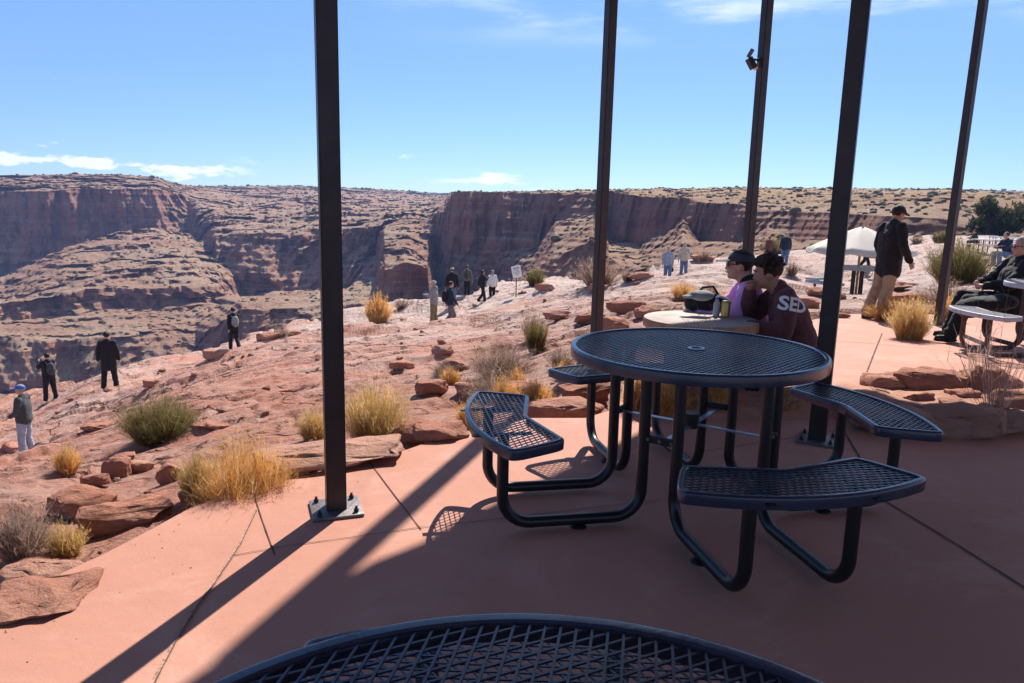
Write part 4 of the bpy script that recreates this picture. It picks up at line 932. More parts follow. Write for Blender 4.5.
B = [('straw_bush',240,492,112,92,'straw',1,'large bright orange dried bush beside the patio, left of the left post'),('straw_bush',196,500,44,50,'yellow',2,'small yellowish clump against the left side of the large orange bush'),
 ('green_shrub',155,444,84,44,'olive',3,'wide olive green shrub on the rocks behind the orange bush'),('grass_tuft',65,473,30,30,'straw',4,'small orange grass tuft below the man in the blue cap'),
 ('dry_bush',14,560,70,58,'dry',5,'dark twiggy dry bush at the left edge beside the boulders'),('grass_tuft',62,556,46,34,'yellow',6,'pale yellow grass growing against the front of the long boulder'),
 ('twiggy_bush',372,444,78,62,'yellow',7,'tan twiggy bush right behind the left post'),('twiggy_bush',312,440,40,34,'yellow',8,'low greyish yellow bush left of the left post'),
 ('rim_bush',377,324,34,30,'straw',9,'round brown bush near the rim just right of the left post'),('rim_bush',401,310,18,12,'dry',10,'little dark bush on the rim right of the round brown bush'),('rim_bush',280,338,20,12,'dry',11,'low reddish dry bush on the rim left of the left post'),
 ('green_shrub',535,287,22,18,'olive',12,'round green bush on the rim right of the white sign'),('dry_bush',600,288,56,34,'dry',13,'pale grey leafless bush on the rim behind the second post'),('dry_bush',628,282,18,14,'dry',14,'small brown bush right of the leafless one on the rim'),
 ('green_shrub',536,352,26,34,'olive',15,'yellow-green broom bush in the middle of the bench left of the blue table'),('dry_bush',533,340,34,30,'dry',16,'dark dry twigs just behind the yellow-green broom bush'),
 ('dry_bush',500,380,84,40,'dry',17,'sprawling grey twiggy shrub behind the curved left seat'),('dry_bush',487,402,60,34,'dry',18,'low grey shrub nearer the curved left seat'),
 ('grass_tuft',516,392,22,26,'straw',19,'round orange tuft in the grey shrubs, upper of the three'),('grass_tuft',505,410,34,36,'straw',20,'orange grass tuft left of the pale boulder'),('grass_tuft',536,412,40,36,'straw',21,'orange grass tuft in front of the pale boulder'),
 ('grass_tuft',565,378,22,20,'straw',22,'orange tuft beside the left rim of the blue table'),('dry_bush',560,368,36,26,'dry',23,'brown dry bush above the far left seat of the blue table'),('grass_tuft',470,430,34,30,'straw',24,'thin orange grass touching the left of the curved seat'),
 ('straw_bush',684,301,30,18,'straw',25,'orange brown bush behind the stone table'),('dry_bush',712,300,24,16,'dry',26,'small dry bush behind the bag on the stone table'),
 ('dry_bush',793,277,16,14,'dry',27,'round dark bush on the rock right of the maroon sweatshirt'),('dry_bush',704,263,18,12,'dry',28,'small round bush on the rim right of the beige-hooded walker'),
 ('green_shrub',776,254,30,16,'olive',29,'green bush on the rim left of the umbrella'),('green_shrub',963,284,66,44,'olive',30,'wide olive bush on the rocks behind the rightmost post'),('dry_bush',952,306,60,26,'dry',31,'brown dry brush under the wide olive bush'),
 ('grass_tuft',913,340,48,42,'yellow',32,'yellow bush on the sunlit patio beside the rightmost post'),('grass_tuft',895,322,54,26,'straw',33,'bright orange grass behind the yellow bush'),('grass_tuft',950,322,34,28,'straw',34,'orange grass between the rightmost post and the grey seat'),
 ('grass_tuft',1010,318,44,26,'straw',35,'orange grass under the grey table at the right edge'),('green_shrub',942,243,20,12,'olive',36,'small green bush at the foot of the far ledge wall'),('dry_bush',918,243,16,8,'dry',37,'grey cushion bush at the foot of the far ledge wall'),
 ('grass_tuft',668,417,50,44,'straw',38,'tall orange grass seen between the left legs of the blue table'),('grass_tuft',640,412,40,40,'straw',39,'orange grass clump at the left end of the bed behind the table'),('grass_tuft',714,416,50,38,'straw',40,'orange grass clump right of the hub under the blue table'),
 ('grass_tuft',784,414,40,34,'straw',41,'dry grass under the right rim of the blue table'),('weed',948,398,16,12,'yellow',42,'tiny yellow-green weed among the rocks of the bed'),
 ('bare_twigs',1003,428,95,140,'twig',43,'bare branching twigs rising from the rocks at the right edge'),('bare_twigs',985,404,100,85,'twig',44,'thin arching dry stems left of the bare twigs over the sunlit patio'),
 ('bare_twigs',705,345,60,42,'twig',45,'dry seed stems standing in front of the stone table'),('dry_bush',442,378,30,18,'dry',46,'low dry bush on the bench above the patio slope'),('grass_tuft',450,385,24,18,'straw',47,'faint orange tuft on the bench left of the shrubs')]
for b in B:
    kw = {}
    if b[0] == 'bare_twigs' and b[1] == 705: kw = dict(Y=4.55)
    if b[0] == 'grass_tuft' and b[1] in (668, 640, 712, 784): kw = dict()
    bush(b[0], b[1], b[2], b[3], b[4], b[5], b[6], b[7], cat='grass' if b[0] == 'grass_tuft' else 'bush', **kw)
# junipers below the skyline on the right
def juniper(px, py, w_px, h_px, Y, seed, label):
    v = ray(px, py); x = v[0]/v[1]*Y; z = CAM_H+v[2]/v[1]*Y; pxs = Y/FP; W_, H_ = w_px*pxs, h_px*pxs
    root = empty('juniper_tree', (x, Y, z)); tag(root, label, 'tree', 'dark junipers at the right edge'); rs = np.random.RandomState(seed); vs_, fs, mi = [], [], []
    cl = [(rs.uniform(-.42, .42)*W_, rs.uniform(-.3, .3)*W_, rs.uniform(.25, .8)*H_, rs.uniform(.14, .24)*W_) for _ in range(16)]
    for c in cl:
        for i in range(420):
            d = rs.normal(size=3); d /= np.linalg.norm(d); q = np.array(c[:3])+d*c[3]*rs.uniform(.45, 1.08)*np.array([1, 1, .85])
            if q[2] < .05*H_: q[2] = .05*H_
            s_ = rs.uniform(.05, .13)*W_*.16; a = rs.normal(size=3)*s_; b = rs.normal(size=3)*s_+np.array([0, 0, s_]); b0 = len(vs_); vs_ += [tuple(q-a), tuple(q+a), tuple(q+b*1.6)]; fs.append((b0, b0+1, b0+2)); mi.append(rs.randint(0, 4) if rs.rand() < .5 else 0)
    me = bpy.data.meshes.new('crown'); me.from_pydata(vs_, [], fs)
    for m_ in M_DARKG: me.materials.append(m_)
    me.polygons.foreach_set('material_index', mi); o = bpy.data.objects.new('crown', me); COL.objects.link(o); o.parent = root
    bm = bmesh.new()
    for i in range(4):
        a = i*1.6; tube(bm, [(0, 0, -.4), (.08*W_*math.cos(a), .08*W_*math.sin(a), .25*H_), (.25*W_*math.cos(a), .25*W_*math.sin(a), .6*H_)], [.03*W_, .02*W_, .008*W_], 7)
    bm_obj('trunk', bm, M_DRY[3], root)
juniper(1000, 240, 56, 44, 104, 1, 'dark green juniper, left one of two merging above the picnic tables')
juniper(1040, 240, 50, 45, 100, 2, 'dark green juniper cut by the right edge, above the picnic tables')

# grit and dry leaf crumbs blown on to the concrete
rs = np.random.RandomState(8); vs_, fs = [], []
n_ = 0
while n_ < 110:
    px, py = rs.uniform(0, 1024), rs.uniform(325, 683); p = gp(px, py); sdp = pat_sd(np.array([p[0]]), np.array([p[1]]))[0]
    if sdp > -.01 or rs.rand() > math.exp(sdp/.12)+.03: continue
    s_ = rs.uniform(.0015, .0045); z = ppz(p[1])+.001; b0 = len(vs_); a = rs.uniform(0, 6.28)
    for k in range(4): vs_.append((p[0]+s_*math.cos(a+k*1.57)*rs.uniform(.5, 1.4), p[1]+s_*math.sin(a+k*1.57)*rs.uniform(.5, 1.4), z))
    vs_.append((p[0], p[1], z+s_*.9)); fs += [(b0, b0+1, b0+4), (b0+1, b0+2, b0+4), (b0+2, b0+3, b0+4), (b0+3, b0, b0+4)]; n_ += 1
me = bpy.data.meshes.new('grit'); me.from_pydata(vs_, [], fs); o = link_mesh('grit', me, M_SOIL, None, False); tag(o, 'grit and dry crumbs blown over the edges of the patio', 'grit', kind='stuff')
# ---------------------------------------------------------------- people
def cap_mesh(bm, a, b, ra, rb, seg=14):
    a = Vector(a); b = Vector(b); d = (b-a); ln = d.length; t = d.normalized() if ln > 1e-6 else Vector((0, 0, 1)); up = Vector((0, 0, 1)) if abs(t.z) < .9 else Vector((1, 0, 0))
    n_ = t.cross(up).normalized(); m_ = t.cross(n_); rings = []
    prof = [(-ra*math.cos(q), ra*math.sin(q)) for q in [i*math.pi/2/4 for i in range(1, 5)]] + [(ln+rb*math.sin(q), rb*math.cos(q)) for q in [i*math.pi/2/4 for i in range(0, 4)]]
    for z, r in prof: rings.append([bm.verts.new(a+t*z+(n_*math.cos(2*math.pi*k/seg)+m_*math.sin(2*math.pi*k/seg))*r) for k in range(seg)])
    for p, q in zip(rings[:-1], rings[1:]):
        for k in range(seg): bm.faces.new((p[k], p[(k+1) % seg], q[(k+1) % seg], q[k]))
    c0 = bm.verts.new(a-t*ra); c1 = bm.verts.new(b+t*rb)
    for k in range(seg): bm.faces.new((c0, rings[0][(k+1) % seg], rings[0][k])); bm.faces.new((c1, rings[-1][k], rings[-1][(k+1) % seg]))
def ell(bm, c, r, rot=None, sub=3):
    q = bmesh.ops.create_icosphere(bm, subdivisions=sub, radius=1)['verts']
    bmesh.ops.transform(bm, matrix=Matrix.Translation(Vector(c)) @ (rot.to_4x4() if rot else Matrix.Identity(4)) @ Matrix.Diagonal((*r, 1)), verts=q)
def fuse(name, prims, voxel, m, parent, smooth=3, wrinkle=0.0):
    bm = bmesh.new()
    for p in prims:
        if p[0] == 'c': cap_mesh(bm, *p[1:])
        else: ell(bm, *p[1:])
    bmesh.ops.recalc_face_normals(bm, faces=bm.faces)
    me = bpy.data.meshes.new('tmp'); bm.to_mesh(me); bm.free(); o = bpy.data.objects.new('tmp', me); COL.objects.link(o)
    rm = o.modifiers.new('r', 'REMESH'); rm.mode = 'VOXEL'; rm.voxel_size = voxel
    sm = o.modifiers.new('s', 'SMOOTH'); sm.iterations = smooth; sm.factor = .5
    dg = bpy.context.evaluated_depsgraph_get(); dg.update(); m2 = bpy.data.meshes.new_from_object(o.evaluated_get(dg))
    bpy.data.objects.remove(o); m2.materials.clear()
    if wrinkle:
        n_ = len(m2.vertices); co = np.empty(n_*3, np.float32); m2.vertices.foreach_get('co', co); no = np.empty(n_*3, np.float32); m2.vertices.foreach_get('normal', no); co = co.reshape(-1, 3); no = no.reshape(-1, 3)
        f = 1-np.abs(fbm(co[:, 0]*9, co[:, 1]*9, co[:, 2]*14, o=3, s=9))*2.2; co = co+no*(f*wrinkle)[:, None]; m2.vertices.foreach_set('co', co.astype(np.float32).ravel())
    return link_mesh(name, m2, m, parent, True)
SKIN = mat('skin', (.52, .29, .20), .55, .06, 20, spec=.4); SKIN_D = mat('tanned_skin', (.40, .20, .13), .55, .06, 20, spec=.4)
def cloth(n, c, r=.85): return mat(n, c, r, .15, 9, .35, 60, sheen=.1)
C_BLACK = cloth('black_cloth', (.012, .012, .015)); C_NAVY = cloth('navy_cloth', (.018, .026, .05)); C_CHAR = cloth('charcoal_cloth', (.05, .055, .065)); C_JEAN = cloth('blue_denim', (.10, .16, .27)); C_LJEAN = cloth('light_denim', (.30, .36, .46))
C_KHAKI = cloth('khaki_cloth', (.20, .155, .09)); C_TAN = cloth('tan_trousers', (.36, .27, .17)); C_GREY = cloth('grey_cloth', (.24, .25, .25)); C_GB = cloth('grey_blue_cloth', (.25, .30, .38)); C_BEIGE = cloth('beige_cloth', (.46, .41, .33)); C_WHITE = cloth('white_cloth', (.66, .65, .62))
C_PURP = cloth('purple_cloth', (.72, .33, .68)); C_MAR = cloth('maroon_cloth', (.12, .042, .042)); C_OLV = cloth('grey_green_cloth', (.12, .13, .11)); C_BLUE = cloth('blue_cap_cloth', (.02, .12, .55)); C_DPANT = cloth('grey_trousers', (.14, .135, .14)); C_RED = cloth('red_cloth', (.35, .04, .03))
HAIR_D = mat('dark_hair', (.018, .012, .010), .6, .3, 40, .6, 120); HAIR_G = mat('grey_hair', (.30, .27, .24), .7, .2, 40, .5, 120); HAIR_C = mat('curly_hair', (.050, .030, .020), .7, .5, 60, 1.0, 160)
HAIR_B = mat('brown_hair', (.07, .04, .022), .6, .3, 40, .6, 120)
SHOE = mat('black_shoe', (.015, .014, .014), .6); SHOE_T = mat('brown_shoe', (.12, .07, .04), .6); EYE = mat('eye_white', (.7, .68, .65), .3); IRIS = mat('dark_iris', (.02, .015, .01), .2); GLASSM = mat('dark_lens', (.006, .006, .008), .08, spec=.7)
LIP = mat('lip', (.40, .15, .12), .5)
def joints(**o):
    J = dict(hip=(0, 0, .93), hL=(-.09, 0, .90), hR=(.09, 0, .90), kL=(-.10, .02, .49), kR=(.10, .02, .49), aL=(-.10, 0, .09), aR=(.10, 0, .09),
             chest=(0, .0, 1.25), neck=(0, .0, 1.47), head=(0, .03, 1.615), sL=(-.172, 0, 1.395), sR=(.172, 0, 1.395), eL=(-.255, -.02, 1.13), eR=(.255, -.02, 1.13), wL=(-.275, .07, .88), wR=(.275, .05, .88), tL=0, tR=0)
    J.update(o); return J
def V3(p): return Vector(p)
def hand_prims(w, e, sd, s=1.0, curl=.6):
    w = V3(w); d = (w-V3(e)).normalized(); side = Vector((sd, 0, 0)); side = (side-d*side.dot(d)); side = side.normalized() if side.length > .1 else Vector((0, 1, 0)); palmn = d.cross(side).normalized()
    P_ = [('c', w, w+d*.05*s, .024*s, .030*s), ('e', w+d*.06*s, (.034*s, .034*s, .026*s))]
    fw = d.cross(side)
    for i, (off_, ln) in enumerate(((-.030, .062), (-.010, .074), (.010, .070), (.029, .055))):
        a = w+d*.075*s+fw*off_*s; b = a+(d*(1-.3*curl)-side*sd*0+side*(-.35*curl))*ln*.55*s; c = b+(d*(1-1.1*curl)-side*.8*curl)*ln*.5*s
        P_ += [('c', a, b, .0095*s, .009*s), ('c', b, c, .009*s, .0075*s)]
    a = w+d*.025*s-fw*.028*s; b = a+(d*.6-fw*.7-side*.2).normalized()*.04*s; c = b+(d*.8-fw*.2-side*.4).normalized()*.032*s
    P_ += [('c', a, b, .012*s, .0105*s), ('c', b, c, .0105*s, .009*s)]
    return P_
def person(loc, face, J, label, top, bottom, skin=SKIN, hair=HAIR_D, hairstyle='short', cap=None, top_kind='jacket', long_=0.0, bulk=1.0, shoe=SHOE, vox=.0165, yaw=0.0, pitch=0.0, hi=False, pack=None, bag=None, hood=False, height=1.75, glasses=False, sleeves=True, group='visitors at the overlook', H=None, sit=False):
    """face: compass heading of the chest in degrees, 0 = away from the viewer, +90 = towards the left of the picture"""
    root = empty('person', loc, math.radians(face)); tag(root, label, 'person', group); sc = height/1.75; root.scale = (sc, sc, sc)
    g_ = {k: (V3(v) if isinstance(v, tuple) else v) for k, v in J.items()}
    hip, ch, nk, hd = g_['hip'], g_['chest'], g_['neck'], g_['head']
    hr = Euler((pitch, 0, yaw), 'XYZ').to_matrix()
    def h(p): return tuple(hd+hr @ Vector(p))
    B_ = [('e', h((0, -.012, .02)), (.074, .092, .100), hr), ('e', h((0, .022, -.045)), (.056, .066, .072), hr), ('c', nk-(nk-ch)*.2, V3(h((0, -.015, -.06))), .062, .054),
          ('e', h((0, .094, -.028)), (.011, .016, .013), hr), ('c', h((0, .080, .008)), h((0, .094, -.022)), .008, .011), ('e', h((.074, -.005, -.01)), (.010, .020, .030), hr), ('e', h((-.074, -.005, -.01)), (.010, .020, .030), hr), ('e', h((0, .062, -.092)), (.024, .022, .020), hr), ('e', h((0, .078, .024)), (.045, .012, .010), hr)]
    B_ += [('c', hip-V3((.05, 0, 0)), ch-V3((.05, 0, 0)), .09, .10), ('c', hip+V3((.05, 0, 0)), ch+V3((.05, 0, 0)), .09, .10), ('c', ch, nk, .09, .055), ('c', g_['sL'], g_['sR'], .055, .055)]
    for q in 'LR':
        s_ = -1 if q == 'L' else 1
        B_ += [('c', g_['s'+q], g_['e'+q], .045, .036), ('c', g_['e'+q], g_['w'+q], .036, .026), ('c', g_['h'+q], g_['k'+q], .075, .05), ('c', g_['k'+q], g_['a'+q], .048, .034), ('c', hip, g_['h'+q], .09, .08)]
        B_ += hand_prims(g_['w'+q], g_['e'+q], s_) if hi else [('c', g_['w'+q], g_['w'+q]+(g_['w'+q]-g_['e'+q]).normalized()*.09, .027, .024)] + [('c', g_['w'+q]+(g_['w'+q]-g_['e'+q]).normalized()*.08, g_['w'+q]+(g_['w'+q]-g_['e'+q]).normalized()*.155+V3((0, .012*(i-1.5), 0)), .012, .009) for i in range(4)]
    body = fuse('body', B_, vox*.62 if not hi else .0085, skin, root, 2)
    # trousers
    T_ = [('e', hip+V3((0, -.01, .0)), (.150*bulk, .115*bulk, .12))]
    for q in 'LR': T_ += [('c', g_['h'+q]+V3((0, 0, .02)), g_['k'+q], .100*bulk, .080), ('c', g_['k'+q], g_['a'+q]+V3((0, -.01, .02)), .078, .072), ('c', g_['a'+q]+V3((0, -.005, .03)), g_['a'+q]+V3((0, .0, -.01)), .074, .070)]
    fuse('trousers', T_, vox, bottom, root, 2, .011)
    # jacket / shirt
    r_ = 1.0*bulk; up = (nk-hip).normalized(); fr = Vector((0, 1, 0)); side = Vector((1, 0, 0))
    bot = hip-up*(.02+long_)
    U_ = [('c', bot-side*.070, ch-side*.070, .124*r_, .118*r_), ('c', bot+side*.070, ch+side*.070, .124*r_, .118*r_), ('e', hip, (.165*r_, .138*r_, .13)), ('c', bot, ch, .125*r_, .125*r_), ('c', ch-side*.07, nk-side*.05-up*.05, .118*r_, .075), ('c', ch+side*.07, nk+side*.05-up*.05, .118*r_, .075), ('c', g_['sL']-up*.02, nk-up*.055, .062*r_, .060), ('c', g_['sR']-up*.02, nk-up*.055, .062*r_, .060), ('c', nk-up*.05, nk-up*.005, .082, .068)]
    for q in 'LR':
        e_, w_ = g_['e'+q], g_['w'+q]; U_ += [('c', g_['s'+q], e_, .070*r_, .056*r_), ('c', e_, e_.lerp(w_, .95), .056*r_, .043*r_)]
    if hood: U_ += [('e', nk+V3((0, -.075, -.01)), (.10, .06, .075))]
    shirt = fuse('jacket' if top_kind == 'jacket' else top_kind, U_, vox if not hi else .014, top, root, 2, .010)
    if hood == 'up':
        hdm = fuse('hood', [('e', h((0, -.03, .03)), (.098, .105, .118), hr)], .012, top, root, 2)
    # shoes
    for q in 'LR':
        a = g_['a'+q]; fd = Vector((math.sin(-g_['t'+q]), math.cos(g_['t'+q]), 0))
        z0 = a.z-.09
        if abs(g_['k'+q].z-a.z) > .1 or True: fuse('shoe', [('c', V3((a.x, a.y-.03, z0+.045)), V3((a.x, a.y, z0+.045))+fd*.13, .042, .036), ('c', V3((a.x, a.y, z0+.05)), a+V3((0, 0, -.01)), .045, .045), ('e', V3((a.x, a.y+.045, z0+.022)), (.042, .135, .022))], .013, shoe, root, 1)
    # hair, cap
    if hairstyle != 'bald' and hood != 'up':
        Hh = [('e', h((0, -.022, .034)), (.083, .097, .095), hr)]
        if hairstyle == 'fade':
            rc = random.Random(2); Hh = [('e', h((0, -.022, .036)), (.084, .098, .092), hr)] + [('e', h(tuple(Vector((rc.gauss(0, 1), rc.gauss(.2, 1), abs(rc.gauss(.6, .8))+.25)).normalized().xyz*rc.uniform(.098, .120)+Vector((0, -.012, .022)))), (.014, .014, .013)) for _ in range(180)]
        if hairstyle == 'long': Hh += [('c', h((0, -.065, .0)), h((0, -.075, -.16)), .068, .05)]
        hm = fuse('hair', Hh, .0062 if hi else .016, hair, body, 1, .006)
        # keep the face free: push hair back off the forehead
        n_ = len(hm.data.vertices); co = np.empty(n_*3, np.float32); hm.data.vertices.foreach_get('co', co); co = co.reshape(-1, 3)
        R_ = np.array(hr); lo = (co-np.array(hd))@R_; f = np.clip((lo[:, 1]-.035)/.05, 0, 1)*np.clip((.075-lo[:, 2])/.03, 0, 1); lo[:, 1] -= f*.055; lo[:, 2] += f*.01; co = lo@R_.T+np.array(hd); hm.data.vertices.foreach_set('co', co.astype(np.float32).ravel())
    if cap:
        bm = bmesh.new(); ell(bm, (0, 0, 0), (.091, .106, .082), None, 4)
        bmesh.ops.bisect_plane(bm, geom=bm.verts[:]+bm.edges[:]+bm.faces[:], plane_co=(0, 0, -.004), plane_no=(0, .0, 1), clear_inner=True)
        bmesh.ops.transform(bm, matrix=Matrix.Translation(h((0, -.016, .038))) @ hr.to_4x4(), verts=bm.verts); cp = bm_obj('cap', bm, cap, body)
        bm = bmesh.new(); g0 = []
        for i in range(9):
            a = math.radians(-62+124*i/8); r0 = Vector((.086*math.sin(a), .098*math.cos(a)-.014, .046)); r1 = Vector((.080*math.sin(a), .098*math.cos(a)-.014+.098*math.cos(a)**.6, .036-.006*math.cos(a)+.008*0)); g0.append((bm.verts.new(h(r0)), bm.verts.new(h(r1)), bm.verts.new(h(r1-Vector((0, 0, .005)))), bm.verts.new(h(r0-Vector((0, 0, .006))))))
        for a, b in zip(g0[:-1], g0[1:]):
            for k in range(4): bm.faces.new((a[k], b[k], b[(k+1) % 4], a[(k+1) % 4]))
        bm_obj('brim', bm, cap, cp)
    if hi:
        for s_ in (-1, 1):
            e = h((s_*.031, .075, .004)); bm = bmesh.new(); ell(bm, e, (.012, .008, .007), hr, 3); ey = bm_obj('eye', bm, EYE, body)
            bm = bmesh.new(); ell(bm, h((s_*.031, .0815, .004)), (.0058, .003, .0058), hr, 2); bm_obj('iris', bm, IRIS, ey)
            bm = bmesh.new(); tube(bm, [h((s_*.014, .088, .026)), h((s_*.032, .088, .032)), h((s_*.050, .076, .026))], [.003, .004, .002], 6); bm_obj('eyebrow', bm, hair, body)
        bm = bmesh.new(); tube(bm, [h((-.024, .080, -.062)), h((-.010, .090, -.058)), h((0, .091, -.060)), h((.010, .090, -.058)), h((.024, .080, -.062))], [.002, .005, .006, .005, .002], 8); bm_obj('mouth', bm, LIP, body)
    if glasses:
        bm = bmesh.new()
        for s_ in (-1, 1): ell(bm, h((s_*.033, .090, .002)), (.028, .006, .020), hr, 3); tube(bm, [h((s_*.058, .080, .008)), h((s_*.080, .0, .006))], .003, 6)
        tube(bm, [h((-.01, .094, .006)), h((.01, .094, .006))], .003, 6); bm_obj('sunglasses', bm, GLASSM, body)
    if pack:
        bk = ch-fr*.20-up*.06; p_ = fuse('backpack', [('e', bk, (.15, .09, .21)), ('c', bk-up*.12, bk+up*.12, .11, .10), ('e', bk-up*.06-fr*.07, (.11, .05, .10))], .02, pack, root, 2, .004)
        for s_ in (-1, 1):
            bm = bmesh.new(); tube(bm, [bk+side*s_*.1+up*.14, nk+side*s_*.10-up*.0+fr*.02, ch+side*s_*.12+fr*.145, bk+side*s_*.13-up*.12], .014, 6); bm_obj('strap', bm, pack, p_)
    if bag:
        w_ = g_['w'+bag[1]]; fuse('handbag', [('e', w_+V3((0, 0, -.26)), (.07, .13, .12)), ('c', w_+V3((0, -.05, -.2)), w_+V3((0, 0, -.05)), .012, .012), ('c', w_+V3((0, .05, -.2)), w_+V3((0, 0, -.05)), .012, .012)], .016, bag[0], root, 1)
    return root
def spot(px, py):
    h_ = hit(px, py); return (float(h_[0]), float(h_[1]), float(h_[2])-.01)
def scale_for(px, py, yh, L=None):       # standing height that spans the photographed pixels at that spot
    p = L or spot(px, py); v = ray(px, yh); return CAM_H+v[2]/v[1]*p[1]-p[2]
WALK = dict(kL=(-.09, .16, .50), aL=(-.09, .22, .09), kR=(.09, -.0, .48), aR=(.09, -.26, .14), eL=(-.23, -.10, 1.14), wL=(-.23, -.10, .89), eR=(.23, .08, 1.13), wR=(.22, .22, .92))
YS = {28: 15.0, 50: 27.5, 110: 22.5, 235: 27, 434: 26, 450: 23, 452: 35, 467: 37, 482: 34, 492: 35.5, 667: 37, 683: 35.5, 784: 38, 768: 45, 604: 27, 864: 33}
def stand(px, py, yh, face, J, label, top, bottom, hs=(1.5, 1.88), **kw):
    v = ray(px, py); Y_ = YS[px]; x_ = v[0]/v[1]*Y_; p = (x_, Y_, min(gz(x_, Y_), CAM_H+v[2]/v[1]*Y_+.25)-.01); h_ = min(max(scale_for(px, py, yh, p), hs[0]), hs[1]); return person(p, face, J, label, top, bottom, height=h_, **kw)
stand(28, 457, 384, 95, joints(kL=(-.09, .05, .49), aL=(-.09, .06, .09), aR=(.09, -.06, .09), eL=(-.22, .03, 1.13), wL=(-.18, .20, 1.02), eR=(.23, .02, 1.13), wR=(.19, .19, 1.0)), 'man in a bright blue cap, dark grey jacket and pale jeans', C_CHAR, C_LJEAN, cap=C_BLUE, hair=HAIR_G, bulk=1.12, group=None)
stand(50, 390, 348, 60, joints(aL=(-.16, .02, .09), kL=(-.13, .03, .49), aR=(.16, -.04, .09), kR=(.14, .0, .49), eL=(-.25, .14, 1.25), wL=(-.14, .30, 1.40), eR=(.25, .14, 1.25), wR=(.12, .32, 1.42)), 'person in black with dark hair near the left rim, arms raised to take a photo', C_BLACK, C_BLACK, bulk=1.2, pack=C_CHAR)
stand(110, 383, 331, 20, joints(aL=(-.17, .0, .09), kL=(-.13, .03, .49), aR=(.17, .0, .09), kR=(.13, .02, .49)), 'man in a long black coat standing with legs apart above the green shrub', C_BLACK, C_BLACK, long_=.22, bulk=1.12)
stand(235, 353, 307, 40, joints(**WALK), 'person in black walking along the rim with a pale grey backpack', C_BLACK, C_BLACK, pack=C_GREY)
stand(434, 328, 280, 70, joints(eL=(-.24, .06, 1.16), wL=(-.12, .30, 1.18), eR=(.24, .06, 1.16), wR=(.08, .30, 1.20), aL=(-.13, .03, .09), aR=(.13, -.05, .09)), 'man in a grey hooded top and khaki trousers holding something before his chest', C_GREY, C_KHAKI, hair=HAIR_G, cap=C_BEIGE, hood=True)
stand(450, 336, 292, -75, joints(**WALK), 'man in a dark jacket and grey trousers walking right, nearest of the rim group', C_NAVY, C_DPANT, pack=C_BLACK, shoe=SHOE)
stand(452, 304, 266, 10, joints(), 'man in black jacket and blue jeans seen from behind by the grey hooded man', C_BLACK, C_JEAN, hair=HAIR_B, cap=C_BEIGE)
stand(467, 298, 265, -15, joints(eL=(-.24, .1, 1.2), wL=(-.1, .28, 1.3)), 'person in grey-green jacket with a backpack at the rim, left of the close couple', C_OLV, C_BLACK, pack=C_CHAR, hair=HAIR_B)
stand(482, 307, 270, -60, joints(**dict(WALK, eR=(.23, .16, 1.25), wR=(.12, .30, 1.36))), 'person all in black, left one of the close couple near the sign', C_BLACK, C_BLACK, hairstyle='long', hair=HAIR_D)
stand(492, 306, 271, 20, joints(aL=(-.08, 0, .09), aR=(.08, .02, .09)), 'person in a white puffy jacket, right one of the close couple near the sign', C_WHITE, C_BLACK, hair=HAIR_G, hairstyle='long', bulk=1.1)
stand(667, 280, 246, 175, joints(**dict(WALK, eR=(.24, 0, 1.14), wR=(.24, .04, .89))), 'man in a grey-blue shirt and jeans carrying a dark bag, left of two walkers', C_GB, C_JEAN, hair=HAIR_G, bag=(C_BLACK, 'L'))
stand(683, 279, 242, 170, joints(aL=(-.12, .08, .09), aR=(.12, -.05, .09), eL=(-.24, .06, 1.18), wL=(-.1, .22, 1.22)), 'person in a beige hooded top and jeans, right of the two walkers', C_BEIGE, C_JEAN, hood='up')
stand(784, 266, 232, 160, joints(**WALK), 'man in a navy jacket and jeans walking on the rock left of the umbrella', C_NAVY, C_JEAN, hair=HAIR_G, bulk=1.1)
stand(768, 262, 236, 20, joints(), 'person in dark brown clothes just left of the man in the navy jacket', C_MAR, C_BLACK, hair=HAIR_B, hs=(1.5, 1.9), bulk=1.2)
stand(604, 300, 262, -80, joints(**WALK), 'person in red and black almost hidden behind the second post', C_RED, C_BLACK, hair=HAIR_D, bulk=.9)
stand(864, 269, 236, -85, joints(kL=(-.09, .20, .52), aL=(-.09, .34, .09), kR=(.09, -.08, .50), aR=(.09, -.36, .12)), 'person in black striding behind the umbrella, only the legs showing', C_BLACK, C_BLACK)
# the large standing man on the right
p = spot(873, 319)
hm_ = min(1.80, max(1.6, scale_for(873, 319, 203, p)))
person(p, -78, joints(aL=(-.10, -.05, .09), aR=(.10, .04, .09), kL=(-.10, .10, .50), kR=(.10, .12, .50), hL=(-.09, .17, .90), hR=(.09, .17, .90), hip=(0, .17, .93), chest=(0, .165, 1.25), neck=(0, .185, 1.47), head=(0, .25, 1.60), sL=(-.18, .165, 1.40), sR=(.18, .18, 1.40), eL=(-.26, .15, 1.14), eR=(.26, .17, 1.14), wL=(-.28, .26, .90), wR=(.28, .30, .90)),
       'tall man in a black jacket, dark cap and tan trousers by the umbrella', C_BLACK, C_TAN, skin=SKIN_D, hair=HAIR_D, cap=C_BLACK, hi=True, vox=.016, pitch=-.32, long_=.17, bulk=1.10, height=hm_, group=None)
